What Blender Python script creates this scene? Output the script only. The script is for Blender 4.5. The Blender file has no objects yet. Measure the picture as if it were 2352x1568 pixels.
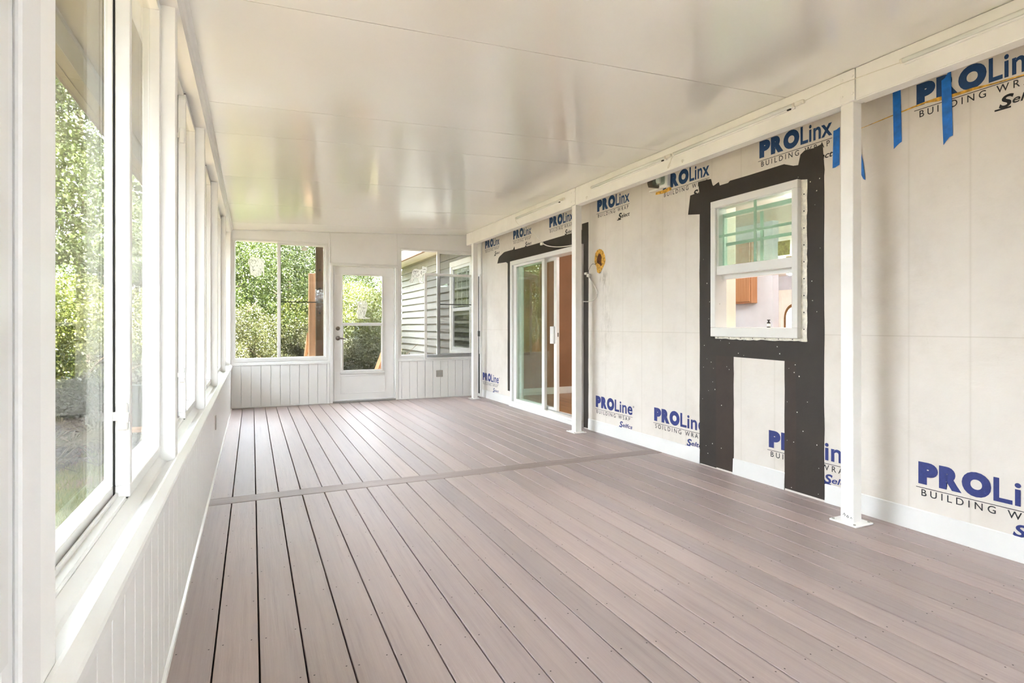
import bpy, bmesh, math, random
import numpy as np
from mathutils import Vector, Matrix

random.seed(7)
rng = np.random.default_rng(11)
scn = bpy.context.scene
COL = scn.collection

# ------------------------------------------------------------------ camera
cam_d = bpy.data.cameras.new('camera')
cam_d.sensor_width = 36.0
cam_d.lens = 1294.7 / 2352 * 36.0
cam_d.shift_y = -36.0 / 2352
cam_d.clip_start = 0.02
cam_d.clip_end = 300
cam = bpy.data.objects.new('camera', cam_d)
COL.objects.link(cam)
cam.location = (0, 0, 1.158)
cam.rotation_euler = (math.pi / 2, 0, -math.atan(597 / 1294.7))
scn.camera = cam

# ------------------------------------------------------------------ world, sun, exposure
SKY = 7.5
SUN = 36.0
EXPO = 1.92
w = bpy.data.worlds.new('overcast_sky')
scn.world = w
w.use_nodes = True
bg = w.node_tree.nodes['Background']
bg.inputs['Color'].default_value = (0.84, 0.885, 1.0, 1)
bg.inputs['Strength'].default_value = SKY
sd = bpy.data.lights.new('sun', 'SUN')
sd.energy = SUN
sd.angle = math.radians(6)
sd.color = (1.0, 0.975, 0.95)
so = bpy.data.objects.new('sun', sd)
COL.objects.link(so)
so.location = (8, -5, 14)
so.rotation_euler = Vector((-0.48, 0.30, -0.82)).to_track_quat('-Z', 'Y').to_euler()
scn.view_settings.view_transform = 'Standard'
scn.view_settings.look = 'None'
scn.view_settings.gamma = 1.0
scn.view_settings.use_curve_mapping = False
scn.view_settings.exposure = EXPO
scn.cycles.use_denoising = True
scn.cycles.max_bounces = 10
scn.cycles.diffuse_bounces = 5
scn.cycles.glossy_bounces = 3
scn.cycles.transmission_bounces = 3
scn.cycles.transparent_max_bounces = 16
scn.cycles.use_adaptive_sampling = True
scn.cycles.adaptive_threshold = 0.2
scn.cycles.adaptive_min_samples = 24
scn.cycles.sample_clamp_indirect = 8

# ------------------------------------------------------------------ materials
def lin(c):
    out = []
    for v in c[:3]:
        v = v / 255.0
        out.append(v / 12.92 if v <= 0.04045 else ((v + 0.055) / 1.055) ** 2.4)
    return (out[0], out[1], out[2], 1.0)

class NT:
    def __init__(s, name):
        s.m = bpy.data.materials.new(name)
        s.m.use_nodes = True
        s.t = s.m.node_tree
        s.b = s.t.nodes['Principled BSDF']
        s.out = s.t.nodes['Material Output']
    def n(s, typ, **kw):
        nd = s.t.nodes.new(typ)
        for k, v in kw.items():
            setattr(nd, k, v)
        return nd
    def l(s, a, b):
        s.t.links.new(a, b)
    def coord(s, scale=(1, 1, 1), rnd=False):
        tc = s.n('ShaderNodeTexCoord')
        mp = s.n('ShaderNodeMapping')
        mp.inputs['Scale'].default_value = scale
        s.l(tc.outputs['Object'], mp.inputs['Vector'])
        if rnd:
            oi = s.n('ShaderNodeObjectInfo')
            mul = s.n('ShaderNodeMath', operation='MULTIPLY')
            mul.inputs[1].default_value = 57.0
            s.l(oi.outputs['Random'], mul.inputs[0])
            s.l(mul.outputs[0], mp.inputs['Location'])
        return mp.outputs['Vector']
    def noise(s, vec, scale, detail=3, rough=0.55):
        nz = s.n('ShaderNodeTexNoise')
        nz.inputs['Scale'].default_value = scale
        nz.inputs['Detail'].default_value = detail
        nz.inputs['Roughness'].default_value = rough
        if vec is not None:
            s.l(vec, nz.inputs['Vector'])
        return nz.outputs['Fac']
    def ramp(s, fac, stops):
        r = s.n('ShaderNodeValToRGB')
        cr = r.color_ramp
        while len(cr.elements) < len(stops):
            cr.elements.new(0.5)
        for e, (p, c) in zip(cr.elements, stops):
            e.position = p
            e.color = lin(c)
        s.l(fac, r.inputs['Fac'])
        return r.outputs['Color']
    def bump(s, fac, strength, dist=0.01):
        b = s.n('ShaderNodeBump')
        b.inputs['Strength'].default_value = strength
        b.inputs['Distance'].default_value = dist
        s.l(fac, b.inputs['Height'])
        s.l(b.outputs['Normal'], s.b.inputs['Normal'])
    def mixc(s, fac, a, b, blend='MIX'):
        mx = s.n('ShaderNodeMix', data_type='RGBA', blend_type=blend)
        if isinstance(fac, (int, float)):
            mx.inputs[0].default_value = fac
        else:
            s.l(fac, mx.inputs[0])
        for i, v in ((6, a), (7, b)):
            if isinstance(v, tuple):
                mx.inputs[i].default_value = v
            else:
                s.l(v, mx.inputs[i])
        return mx.outputs[2]

def plain(name, c, rough=0.5, var=0.06, vs=6.0, bump=0.0, bs=60.0, metal=0.0, bd=0.002):
    t = NT(name)
    v = t.coord()
    f = t.noise(v, vs, 3)
    lo = tuple(max(0, x * (1 - var)) for x in c)
    hi = tuple(min(255, x * (1 + var)) for x in c)
    t.l(t.ramp(f, [(0.3, lo), (0.7, hi)]), t.b.inputs['Base Color'])
    t.b.inputs['Roughness'].default_value = rough
    t.b.inputs['Metallic'].default_value = metal
    if bump:
        t.bump(t.noise(v, bs, 2), bump, bd)
    return t.m

M = {}
M['white'] = plain('white_paint', (230, 229, 227), 0.34, 0.012, 3, 0.05, 40)
M['vinyl'] = plain('white_vinyl', (222, 221, 218), 0.28, 0.01, 4)
M['post'] = plain('post_paint', (239, 238, 235), 0.38, 0.015, 5, 0.08, 30)
M['gasket'] = plain('black_gasket', (28, 27, 26), 0.7)
M['grey'] = plain('grey_metal', (150, 148, 144), 0.45, 0.05)
M['nickel'] = plain('satin_nickel', (120, 112, 102), 0.32, 0.05, 10, metal=1.0)
M['outlet'] = plain('grey_plastic_plate', (158, 153, 144), 0.5, 0.04)
M['darkgap'] = plain('dark_underfloor', (40, 34, 30), 0.9, 0.1)
M['screw'] = plain('dark_screw', (52, 44, 40), 0.6, 0.1)
M['steel'] = plain('zinc_bolt', (170, 168, 160), 0.4, 0.05, metal=0.6)
M['tape'] = None
M['blue'] = plain('blue_tape', (18, 108, 196), 0.55, 0.10, 25, 0.25, 120)
M['yellow'] = plain('torn_yellow_board', (196, 150, 62), 0.8, 0.25, 40, 0.5, 60)
M['holebrown'] = plain('dark_cavity', (84, 46, 24), 0.9, 0.3, 50)
M['cable'] = plain('white_cable', (226, 222, 212), 0.45, 0.03)
M['clear'] = plain('lamp_diffuser', (226, 228, 222), 0.25, 0.02)
M['mint'] = plain('mint_grille', (176, 202, 188), 0.45, 0.05)
M['sticker'] = plain('olive_sticker', (150, 152, 88), 0.6, 0.12, 60)
M['flange'] = plain('nailing_flange', (226, 222, 208), 0.5, 0.10, 40)
M['brownwall'] = plain('brown_wall_paint', (156, 114, 82), 0.8, 0.04, 3)
M['lavender'] = plain('lavender_wall_paint', (200, 205, 214), 0.8, 0.03, 3)
M['peach'] = plain('peach_wall_paint', (242, 224, 208), 0.8, 0.03, 3)
M['inceil'] = plain('interior_ceiling', (232, 230, 226), 0.9, 0.02)
M['intrim'] = plain('interior_trim', (236, 234, 228), 0.5, 0.02)
M['chairgreen'] = plain('dark_green_fabric', (38, 56, 46), 0.7, 0.2, 30)
M['tan'] = plain('tan_canvas', (176, 132, 92), 0.8, 0.1, 30)
M['soffit'] = plain('shade_toned_soffit', (112, 104, 72), 0.6, 0.04, 3)  # white panel; its dim, foliage-tinted light is put into this olive colour
M['soffit_band'] = plain('grey_band', (80, 82, 74), 0.5, 0.05)
M['roof'] = plain('roof_shingle', (92, 84, 76), 0.9, 0.2, 30)
M['fascia'] = plain('white_fascia', (232, 228, 218), 0.5, 0.03)
M['brownedge'] = plain('brown_drip_edge', (140, 104, 84), 0.6, 0.06)
M['blinds'] = plain('dark_window_blind', (52, 52, 48), 0.6, 0.1, 20)
M['bottle_black'] = plain('black_bottle', (22, 22, 24), 0.3)
M['brass'] = plain('aged_brass', (150, 112, 70), 0.35, 0.1, 20, metal=0.7)
M['bark'] = plain('tree_bark', (104, 86, 70), 0.95, 0.35, 14, 0.9, 30, bd=0.02)
M['newwood'] = None
M['ink'] = plain('black_ink', (26, 26, 30), 0.6, 0.2, 60)

def m_ink(name, c):
    t = NT(name)
    v = t.coord()
    f = t.noise(v, 55, 5, 0.7)
    t.l(t.ramp(f, [(0.30, c), (0.66, tuple(min(255, x * 1.12 + 4) for x in c)), (0.80, (150, 160, 170))]), t.b.inputs['Base Color'])
    t.b.inputs['Roughness'].default_value = 0.55
    return t.m
M['inktop'] = m_ink('blue_ink', (13, 54, 98))
M['inklow'] = m_ink('violet_blue_ink', (30, 42, 104))

def m_tape(name, a, b):
    t = NT(name)
    v = t.coord()
    f = t.noise(v, 3.5, 4)
    t.l(t.ramp(f, [(0.3, a), (0.7, b)]), t.b.inputs['Base Color'])
    t.b.inputs['Roughness'].default_value = 0.62
    t.bump(t.noise(v, 14, 4), 0.35, 0.006)
    return t.m
M['tape'] = m_tape('black_flashing_tape', (35, 27, 21), (46, 37, 29))
M['tape2'] = m_tape('brown_black_flashing_tape', (42, 29, 22), (54, 40, 31))

def m_wood(name, a, b, c, axis=2, rough=0.6, sc=22):
    t = NT(name)
    s = [sc, sc, sc]
    s[axis] = sc * 0.06
    v = t.coord(tuple(s), True)
    f = t.noise(v, 1.0, 5, 0.65)
    t.l(t.ramp(f, [(0.25, a), (0.5, b), (0.75, c)]), t.b.inputs['Base Color'])
    t.b.inputs['Roughness'].default_value = rough
    t.bump(f, 0.15, 0.004)
    return t.m
M['newwood'] = m_wood('new_lumber', (196, 146, 104), (216, 168, 126), (228, 186, 146), 2)
M['shadewood'] = m_wood('shade_toned_post_wood', (84, 58, 34), (104, 74, 44), (124, 90, 56), 2)  # shade on the porch posts is put into this darker wood colour
M['cabinet'] = m_wood('cabinet_wood', (150, 106, 70), (170, 122, 84), (184, 140, 104), 2, 0.4, 30)
M['woodfloor'] = m_wood('oak_floor', (146, 106, 74), (176, 134, 98), (194, 154, 118), 1, 0.3, 10)

def m_plank():
    t = NT('composite_decking')
    v = t.coord((55, 1.6, 55), True)
    f = t.noise(v, 1.0, 6, 0.7)
    base = t.ramp(f, [(0.26, (138, 124, 121)), (0.45, (164, 150, 146)), (0.62, (174, 160, 156)), (0.8, (184, 171, 166))])
    v2 = t.coord((5, 0.35, 5), True)
    f2 = t.noise(v2, 1.0, 3)
    tint = t.ramp(f2, [(0.3, (153, 140, 141)), (0.7, (178, 160, 150))])
    col = t.mixc(0.42, base, tint)
    # darker cathedral streaks here and there
    v3 = t.coord((20, 0.55, 20), True)
    f3 = t.noise(v3, 1.0, 2, 0.4)
    mask = t.ramp(f3, [(0.70, (0, 0, 0)), (0.78, (160, 160, 160))])
    col = t.mixc(mask, col, lin((128, 114, 114)))
    oi = t.n('ShaderNodeObjectInfo')
    per = t.ramp(oi.outputs['Random'], [(0, (232, 232, 232)), (1, (255, 252, 250))])
    col = t.mixc(1.0, col, per, 'MULTIPLY')
    t.l(col, t.b.inputs['Base Color'])
    rr = t.n('ShaderNodeMapRange')
    rr.inputs['To Min'].default_value = 0.36
    rr.inputs['To Max'].default_value = 0.56
    t.l(f, rr.inputs['Value'])
    t.l(rr.outputs[0], t.b.inputs['Roughness'])
    vb = t.coord((190, 7, 190), True)
    t.bump(t.noise(vb, 1.0, 4, 0.7), 0.32, 0.003)
    return t.m
M['plank'] = m_plank()

def m_ceiling():
    t = NT('embossed_white_panel')
    v = t.coord()
    f = t.noise(v, 1.4, 2)
    t.l(t.ramp(f, [(0.3, (226, 224, 220)), (0.7, (230, 228, 225))]), t.b.inputs['Base Color'])
    t.b.inputs['Roughness'].default_value = 0.3
    t.b.inputs['Coat Weight'].default_value = 1.0
    t.b.inputs['Coat Roughness'].default_value = 0.14
    t.b.inputs['Coat IOR'].default_value = 1.8
    t.bump(t.noise(v, 230, 2, 0.5), 0.10, 0.002)
    return t.m
M['ceiling'] = m_ceiling()

def m_wrap():
    t = NT('building_wrap')
    v = t.coord()
    f = t.noise(v, 2.2, 6, 0.65)
    base = t.ramp(f, [(0.25, (206, 198, 188)), (0.5, (218, 211, 202)), (0.75, (224, 218, 210))])
    # faint stud marks: narrow vertical lines every 0.305 m
    sx = t.n('ShaderNodeSeparateXYZ')
    t.l(v, sx.inputs[0])
    m1 = t.n('ShaderNodeMath', operation='MULTIPLY'); m1.inputs[1].default_value = 1 / 0.305
    t.l(sx.outputs['Y'], m1.inputs[0])
    fr = t.n('ShaderNodeMath', operation='FRACT'); t.l(m1.outputs[0], fr.inputs[0])
    sb = t.n('ShaderNodeMath', operation='SUBTRACT'); sb.inputs[1].default_value = 0.5; t.l(fr.outputs[0], sb.inputs[0])
    ab = t.n('ShaderNodeMath', operation='ABSOLUTE'); t.l(sb.outputs[0], ab.inputs[0])
    ln = t.ramp(ab.outputs[0], [(0.0, (190, 190, 190)), (0.018, (100, 100, 100)), (0.04, (0, 0, 0))])
    col = t.mixc(ln, base, lin((198, 190, 178)))
    # horizontal lap line at 1.1 m
    s2 = t.n('ShaderNodeMath', operation='SUBTRACT'); s2.inputs[1].default_value = 1.099; t.l(sx.outputs['Z'], s2.inputs[0])
    a2 = t.n('ShaderNodeMath', operation='ABSOLUTE'); t.l(s2.outputs[0], a2.inputs[0])
    l2 = t.ramp(a2.outputs[0], [(0.0, (190, 190, 190)), (0.004, (0, 0, 0))])
    col = t.mixc(l2, col, lin((176, 164, 148)))
    # scattered scuffs
    sc = t.coord((1, 9, 3.2))
    f2 = t.noise(sc, 3.0, 4, 0.75)
    sm = t.ramp(f2, [(0.66, (0, 0, 0)), (0.80, (130, 130, 130))])
    col = t.mixc(sm, col, lin((168, 158, 142)))
    def ramp2(sock, c, hw):
        a_ = t.n('ShaderNodeMath', operation='SUBTRACT'); a_.inputs[1].default_value = c; t.l(sock, a_.inputs[0])
        b_ = t.n('ShaderNodeMath', operation='ABSOLUTE'); t.l(a_.outputs[0], b_.inputs[0])
        m_ = t.n('ShaderNodeMapRange'); m_.inputs['From Min'].default_value = 0; m_.inputs['From Max'].default_value = hw
        m_.inputs['To Min'].default_value = 1; m_.inputs['To Max'].default_value = 0
        t.l(b_.outputs[0], m_.inputs['Value'])
        return m_.outputs[0]
    for cy_, cz_, hy_, hz_, st_ in ((5.07, 1.66, 0.12, 0.13, 1.1), (5.02, 1.20, 0.15, 0.62, 0.55)):
        p_ = t.n('ShaderNodeMath', operation='MULTIPLY')
        t.l(ramp2(sx.outputs['Y'], cy_, hy_), p_.inputs[0]); t.l(ramp2(sx.outputs['Z'], cz_, hz_), p_.inputs[1])
        q_ = t.n('ShaderNodeMath', operation='MULTIPLY')
        t.l(p_.outputs[0], q_.inputs[0])
        nn = t.ramp(t.noise(t.coord((1, 16, 5)), 2.2, 5, 0.75), [(0.42, (0, 0, 0)), (0.68, (255, 255, 255))])
        t.l(nn, q_.inputs[1])
        q2 = t.n('ShaderNodeMath', operation='MULTIPLY'); q2.inputs[1].default_value = st_; q2.use_clamp = True
        t.l(q_.outputs[0], q2.inputs[0])
        col = t.mixc(q2.outputs[0], col, lin((134, 126, 108)))
    t.l(col, t.b.inputs['Base Color'])
    t.b.inputs['Roughness'].default_value = 0.5
    wv = t.coord((1, 0.9, 1.8))
    t.bump(t.noise(wv, 4.0, 5, 0.6), 0.22, 0.02)
    return t.m
M['wrap'] = m_wrap()

def m_glass(name, tint=(250, 253, 250), haze=0.0):
    t = NT(name)
    nt = t.t
    nt.nodes.remove(t.b)
    tr = t.n('ShaderNodeBsdfTransparent'); tr.inputs['Color'].default_value = lin(tint)
    gl = t.n('ShaderNodeBsdfGlossy'); gl.inputs['Roughness'].default_value = 0.0
    ge = t.n('ShaderNodeNewGeometry')
    ior = t.n('ShaderNodeMix', data_type='FLOAT')
    ior.inputs[2].default_value = 1.4
    ior.inputs[3].default_value = 1 / 1.4
    t.l(ge.outputs['Backfacing'], ior.inputs[0])
    fr = t.n('ShaderNodeFresnel')
    t.l(ior.outputs[0], fr.inputs['IOR'])
    mx = t.n('ShaderNodeMixShader')
    t.l(fr.outputs[0], mx.inputs[0]); t.l(tr.outputs[0], mx.inputs[1]); t.l(gl.outputs[0], mx.inputs[2])
    res = mx.outputs[0]
    if haze:
        v = t.coord()
        f = t.noise(v, 9, 5, 0.8)
        mk = t.n('ShaderNodeMath', operation='MULTIPLY'); mk.inputs[1].default_value = haze
        t.l(f, mk.inputs[0])
        df = t.n('ShaderNodeBsdfDiffuse'); df.inputs['Color'].default_value = (0.8, 0.82, 0.8, 1)
        m2 = t.n('ShaderNodeMixShader')
        t.l(mk.outputs[0], m2.inputs[0]); t.l(res, m2.inputs[1]); t.l(df.outputs[0], m2.inputs[2])
        res = m2.outputs[0]
    t.l(res, t.out.inputs['Surface'])
    return t.m
M['glass'] = m_glass('window_glass', (252, 254, 252))
M['glassgreen'] = m_glass('slider_glass', (240, 248, 243))
M['glassdirty'] = m_glass('dusty_glass', (240, 247, 242), 0.12)

def m_mesh(name, op, c):
    t = NT(name)
    t.t.nodes.remove(t.b)
    tr = t.n('ShaderNodeBsdfTransparent')
    df = t.n('ShaderNodeBsdfDiffuse'); df.inputs['Color'].default_value = lin(c)
    mx = t.n('ShaderNodeMixShader'); mx.inputs[0].default_value = op
    t.l(tr.outputs[0], mx.inputs[1]); t.l(df.outputs[0], mx.inputs[2]); t.l(mx.outputs[0], t.out.inputs['Surface'])
    return t.m
M['screen'] = m_mesh('insect_mesh', 0.26, (48, 48, 48))
M['frost'] = m_mesh('frosted_decal', 0.52, (240, 238, 232))
M['frostline'] = m_mesh('frosted_decal_line', 0.5, (96, 86, 70))

def m_emit(name, c, s):
    t = NT(name)
    t.b.inputs['Emission Color'].default_value = lin(c)
    t.b.inputs['Emission Strength'].default_value = s
    return t.m
M['bulb'] = m_emit('lit_globe', (255, 244, 226), 20)
M['daylit'] = m_emit('backlit_door_glass', (255, 252, 245), 0.5)

def m_leaf(name, stops, trans=0.35, rough=0.45, k=0.48):
    t = NT(name)
    stops = [(p, tuple(v * k for v in c)) for p, c in stops]
    ge = t.n('ShaderNodeNewGeometry')
    col = t.ramp(ge.outputs['Random Per Island'], stops)
    t.l(col, t.b.inputs['Base Color'])
    t.b.inputs['Roughness'].default_value = rough
    tl = t.n('ShaderNodeBsdfTranslucent')
    t.l(col, tl.inputs['Color'])
    mx = t.n('ShaderNodeMixShader'); mx.inputs[0].default_value = trans
    t.l(t.b.outputs[0], mx.inputs[1]); t.l(tl.outputs[0], mx.inputs[2]); t.l(mx.outputs[0], t.out.inputs['Surface'])
    return t.m
M['leaf1'] = m_leaf('broad_green_leaf', [(0, (84, 108, 26)), (0.5, (116, 142, 40)), (0.85, (146, 168, 58)), (1, (190, 200, 100))], 0.28)
M['leaf2'] = m_leaf('deep_green_leaf', [(0, (46, 62, 22)), (0.6, (72, 92, 36)), (1, (116, 134, 66))], 0.25)
M['leaf4'] = m_leaf('blocker_leaf', [(0, (26, 38, 18)), (1, (62, 78, 36))], 0.2)  # extra dark leaf for the unseen crowns added to block sky
M['leaf3'] = m_leaf('lime_leaf', [(0, (120, 140, 34)), (0.5, (176, 188, 62)), (1, (224, 222, 126))])
M['cedar'] = m_leaf('olive_cedar_leaf', [(0, (70, 76, 26)), (0.5, (128, 132, 58)), (1, (186, 184, 104))])
M['palm'] = m_leaf('palmetto_leaf', [(0, (92, 112, 52)), (0.6, (150, 150, 92)), (1, (200, 184, 150))])
M['grass'] = m_leaf('lawn_grass', k=0.85, stops=[(0, (84, 108, 40)), (0.5, (124, 140, 58)), (1, (170, 160, 92))])

def m_ground():
    t = NT('lawn_soil')
    v = t.coord()
    f = t.noise(v, 0.9, 5, 0.65)
    a = t.ramp(f, [(0.36, (126, 98, 86)), (0.48, (156, 130, 114)), (0.56, (124, 126, 64)), (0.7, (104, 118, 50))])
    f2 = t.noise(v, 26, 4, 0.8)
    b = t.ramp(f2, [(0.3, (120, 120, 120)), (0.7, (255, 255, 255))])
    t.l(t.mixc(0.7, a, b, 'MULTIPLY'), t.b.inputs['Base Color'])
    t.b.inputs['Roughness'].default_value = 0.95
    t.bump(f2, 0.8, 0.03)
    return t.m
M['ground'] = m_ground()

def m_siding():
    t = NT('vinyl_siding')
    v = t.coord((1, 3, 14), True)
    f = t.noise(v, 3, 4)
    t.l(t.ramp(f, [(0.3, (138, 134, 126)), (0.7, (152, 148, 139))]), t.b.inputs['Base Color'])
    t.b.inputs['Roughness'].default_value = 0.6
    t.bump(f, 0.1, 0.003)
    return t.m
M['siding'] = m_siding()

# ------------------------------------------------------------------ geometry helpers
def link(name, me, mat, parent=None, base=None):
    o = bpy.data.objects.new(name, me)
    COL.objects.link(o)
    if mat is not None and len(me.materials) == 0:
        me.materials.append(mat)
    if parent is not None:
        o.parent = parent
        o.matrix_parent_inverse = Matrix.Translation(-Vector(base_of(parent)))
    return o

BASE = {}
def base_of(o):
    return BASE.get(o.name, (0, 0, 0))

def tag(o, label, cat=None, group=None, kind=None):
    o['label'] = label
    if cat: o['category'] = cat
    if group: o['group'] = group
    if kind: o['kind'] = kind
    return o

def thing(name, label, cat, loc, group=None, kind=None):
    o = bpy.data.objects.new(name, None)
    COL.objects.link(o)
    o.location = loc
    o.empty_display_size = 0.1
    BASE[o.name] = tuple(loc)
    return tag(o, label, cat, group, kind)

class G:
    """collects shapes into one mesh (world coordinates)"""
    def __init__(s):
        s.v = []; s.f = []
    def box(s, lo, hi, ch=0.0):
        x0, y0, z0 = lo; x1, y1, z1 = hi
        if ch <= 0:
            b = len(s.v)
            s.v += [(x0, y0, z0), (x1, y0, z0), (x1, y1, z0), (x0, y1, z0), (x0, y0, z1), (x1, y0, z1), (x1, y1, z1), (x0, y1, z1)]
            s.f += [tuple(b + i for i in q) for q in ((0, 3, 2, 1), (4, 5, 6, 7), (0, 1, 5, 4), (1, 2, 6, 5), (2, 3, 7, 6), (3, 0, 4, 7))]
        else:
            bm = bmesh.new()
            r = bmesh.ops.create_cube(bm, size=1)
            for vv in bm.verts:
                vv.co = ((vv.co.x + .5) * (x1 - x0) + x0, (vv.co.y + .5) * (y1 - y0) + y0, (vv.co.z + .5) * (z1 - z0) + z0)
            bmesh.ops.bevel(bm, geom=bm.edges[:], offset=ch, segments=1, affect='EDGES')
            s.bm(bm)
        return s
    def bm(s, bm):
        bm.verts.index_update()
        b = len(s.v)
        s.v += [tuple(v.co) for v in bm.verts]
        s.f += [tuple(b + v.index for v in f.verts) for f in bm.faces]
        bm.free()
        return s
    def raw(s, v, f):
        b = len(s.v)
        s.v += [tuple(p) for p in v]
        s.f += [tuple(b + i for i in q) for q in f]
        return s
    def prism(s, poly, axis, a, b):
        """poly in the two other axes (cyclic order), extruded along axis from a to b"""
        n = len(poly)
        def P(u, v, t):
            return {0: (t, u, v), 1: (u, t, v), 2: (u, v, t)}[axis]
        ar = sum(poly[i][0] * poly[(i + 1) % n][1] - poly[(i + 1) % n][0] * poly[i][1] for i in range(n))
        pts = list(poly) if ar > 0 else list(reversed(poly))
        if axis == 1: pts = pts[::-1]
        base = len(s.v)
        lo, hi = min(a, b), max(a, b)
        s.v += [P(u, v, lo) for u, v in pts] + [P(u, v, hi) for u, v in pts]
        s.f.append(tuple(base + i for i in range(n))[::-1])
        s.f.append(tuple(base + n + i for i in range(n)))
        for i in range(n):
            j = (i + 1) % n
            s.f.append((base + i, base + j, base + n + j, base + n + i))
        return s
    def tube(s, pts, r, n=8, cap=True, r2=None):
        pts = [Vector(p) for p in pts]
        b = len(s.v)
        up = Vector((0, 0, 1))
        for i, p in enumerate(pts):
            d = (pts[min(i + 1, len(pts) - 1)] - pts[max(i - 1, 0)]).normalized()
            a = d.cross(up)
            if a.length < 1e-3: a = d.cross(Vector((1, 0, 0)))
            a.normalize(); c = d.cross(a)
            rr = r if r2 is None else r + (r2 - r) * i / (len(pts) - 1)
            for k in range(n):
                t = 2 * math.pi * k / n
                s.v.append(tuple(p + a * (rr * math.cos(t)) + c * (rr * math.sin(t))))
        for i in range(len(pts) - 1):
            for k in range(n):
                k2 = (k + 1) % n
                s.f.append((b + i * n + k, b + (i + 1) * n + k, b + (i + 1) * n + k2, b + i * n + k2))
        if cap:
            s.f.append(tuple(b + k for k in range(n)))
            e = b + (len(pts) - 1) * n
            s.f.append(tuple(e + k for k in range(n))[::-1])
        return s
    def lathe(s, prof, c, axis=2, n=16):
        """prof: (radius, height) along axis from c"""
        b = len(s.v)
        for r, h in prof:
            for k in range(n):
                t = 2 * math.pi * k / n
                u, v = r * math.cos(t), r * math.sin(t)
                s.v.append({2: (c[0] + u, c[1] + v, c[2] + h), 1: (c[0] + u, c[1] + h, c[2] + v), 0: (c[0] + h, c[1] + u, c[2] + v)}[axis])
        for i in range(len(prof) - 1):
            for k in range(n):
                k2 = (k + 1) % n
                s.f.append((b + i * n + k, b + i * n + k2, b + (i + 1) * n + k2, b + (i + 1) * n + k))
        s.f.append(tuple(b + k for k in range(n))[::-1])
        e = b + (len(prof) - 1) * n
        s.f.append(tuple(e + k for k in range(n)))
        return s
    def mesh(s, name, smooth=False):
        me = bpy.data.meshes.new(name)
        me.from_pydata(s.v, [], s.f)
        me.validate(verbose=False)
        bm = bmesh.new(); bm.from_mesh(me)
        bmesh.ops.recalc_face_normals(bm, faces=bm.faces[:])
        bm.to_mesh(me); bm.free()
        if smooth:
            for p in me.polygons: p.use_smooth = True
        me.update()
        return me
    def build(s, name, mat, parent=None, smooth=False):
        return link(name, s.mesh(name, smooth), mat, parent)

def box(name, lo, hi, mat, parent=None, ch=0.0):
    return G().box(lo, hi, ch).build(name, mat, parent)

def copies(name, me, locs, mat, parent=None):
    out = []
    for p in locs:
        o = link(name, me, mat, parent)
        o.location = p
        out.append(o)
    return out

def wall_boxes(axis, t0, t1, u0, u1, z0, z1, holes):
    """wall slab of thickness t0..t1 along axis (0: X wall running in Y, 1: Y wall running in X) with rectangular holes (ua,ub,za,zb)"""
    us = sorted({u0, u1, *[h[0] for h in holes], *[h[1] for h in holes]})
    g = G()
    us = [u for u in us if u0 <= u <= u1]
    for a, b in zip(us[:-1], us[1:]):
        mid = (a + b) / 2
        segs = [(z0, z1)]
        for ha, hb, za, zb in holes:
            if ha <= mid <= hb:
                ns = []
                for p, q in segs:
                    if zb <= p or za >= q: ns.append((p, q)); continue
                    if za > p: ns.append((p, za))
                    if zb < q: ns.append((zb, q))
                segs = ns
        for p, q in segs:
            if axis == 0: g.box((t0, a, p), (t1, b, q))
            else: g.box((a, t0, p), (b, t1, q))
    return g

# ------------------------------------------------------------------ main sizes
XL, XR, YF, YN = -0.265, 3.42, 8.78, -1.6
def ceil_z(x): return 2.50 + 0.0432 * (x + 0.265)
PITCH = 0.1447
STRIP = (4.108, 4.256)

# ------------------------------------------------------------------ floor: planks, cross strip, screws
floor = thing('floor', 'pinkish grey composite deck floor of long boards', 'floor', (1.6, 4, -0.04), kind='structure')
seams = [XL] + [-0.1215 + PITCH * k for k in range(-0, 26)]
seams = [s for s in seams if s < XR - 0.02] + [XR]
GAP = 0.0028
def plank_mesh(wd, ln):
    g = G().box((0, 0, -0.024), (wd, ln, 0.0), 0.0022)
    return g.mesh('deck_board')
me_near = plank_mesh(PITCH - 2 * GAP, STRIP[0] - GAP - YN)
me_far = plank_mesh(PITCH - 2 * GAP, YF - STRIP[1] - GAP)
for a, b in zip(seams[:-1], seams[1:]):
    full = abs((b - a) - PITCH) < 1e-4
    m1 = me_near if full else plank_mesh(b - a - 2 * GAP, STRIP[0] - GAP - YN)
    m2 = me_far if full else plank_mesh(b - a - 2 * GAP, YF - STRIP[1] - GAP)
    dz = random.uniform(-0.0008, 0.0008)
    for mm, y in ((m1, YN), (m2, STRIP[1] + GAP)):
        o = link('deck_board', mm, M['plank'], floor)
        o.location = (a + GAP, y, dz)
def m_strip():
    t = NT('cross_board_decking')
    v = t.coord((1.6, 55, 55), True)
    f = t.noise(v, 1.0, 6, 0.7)
    t.l(t.ramp(f, [(0.26, (118, 103, 98)), (0.5, (142, 127, 120)), (0.8, (160, 146, 139))]), t.b.inputs['Base Color'])
    t.b.inputs['Roughness'].default_value = 0.5
    t.bump(t.noise(t.coord((7, 190, 190), True), 1.0, 4, 0.7), 0.4, 0.003)
    return t.m
sb = box('cross_board', (XL, STRIP[0], -0.024), (XR - 0.01, STRIP[1], 0.001), m_strip(), floor, 0.003)
tag(sb, 'cross board running from wall to wall')
box('underfloor', (XL - 0.15, YN - 0.1, -0.09), (XR + 0.1, YF + 0.12, -0.05), M['darkgap'], floor)
gs = G()
yrows = [2.288 - 0.3115 * k for k in range(-6, 13)] + [4.33 + 0.3115 * k for k in range(0, 14)]
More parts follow.
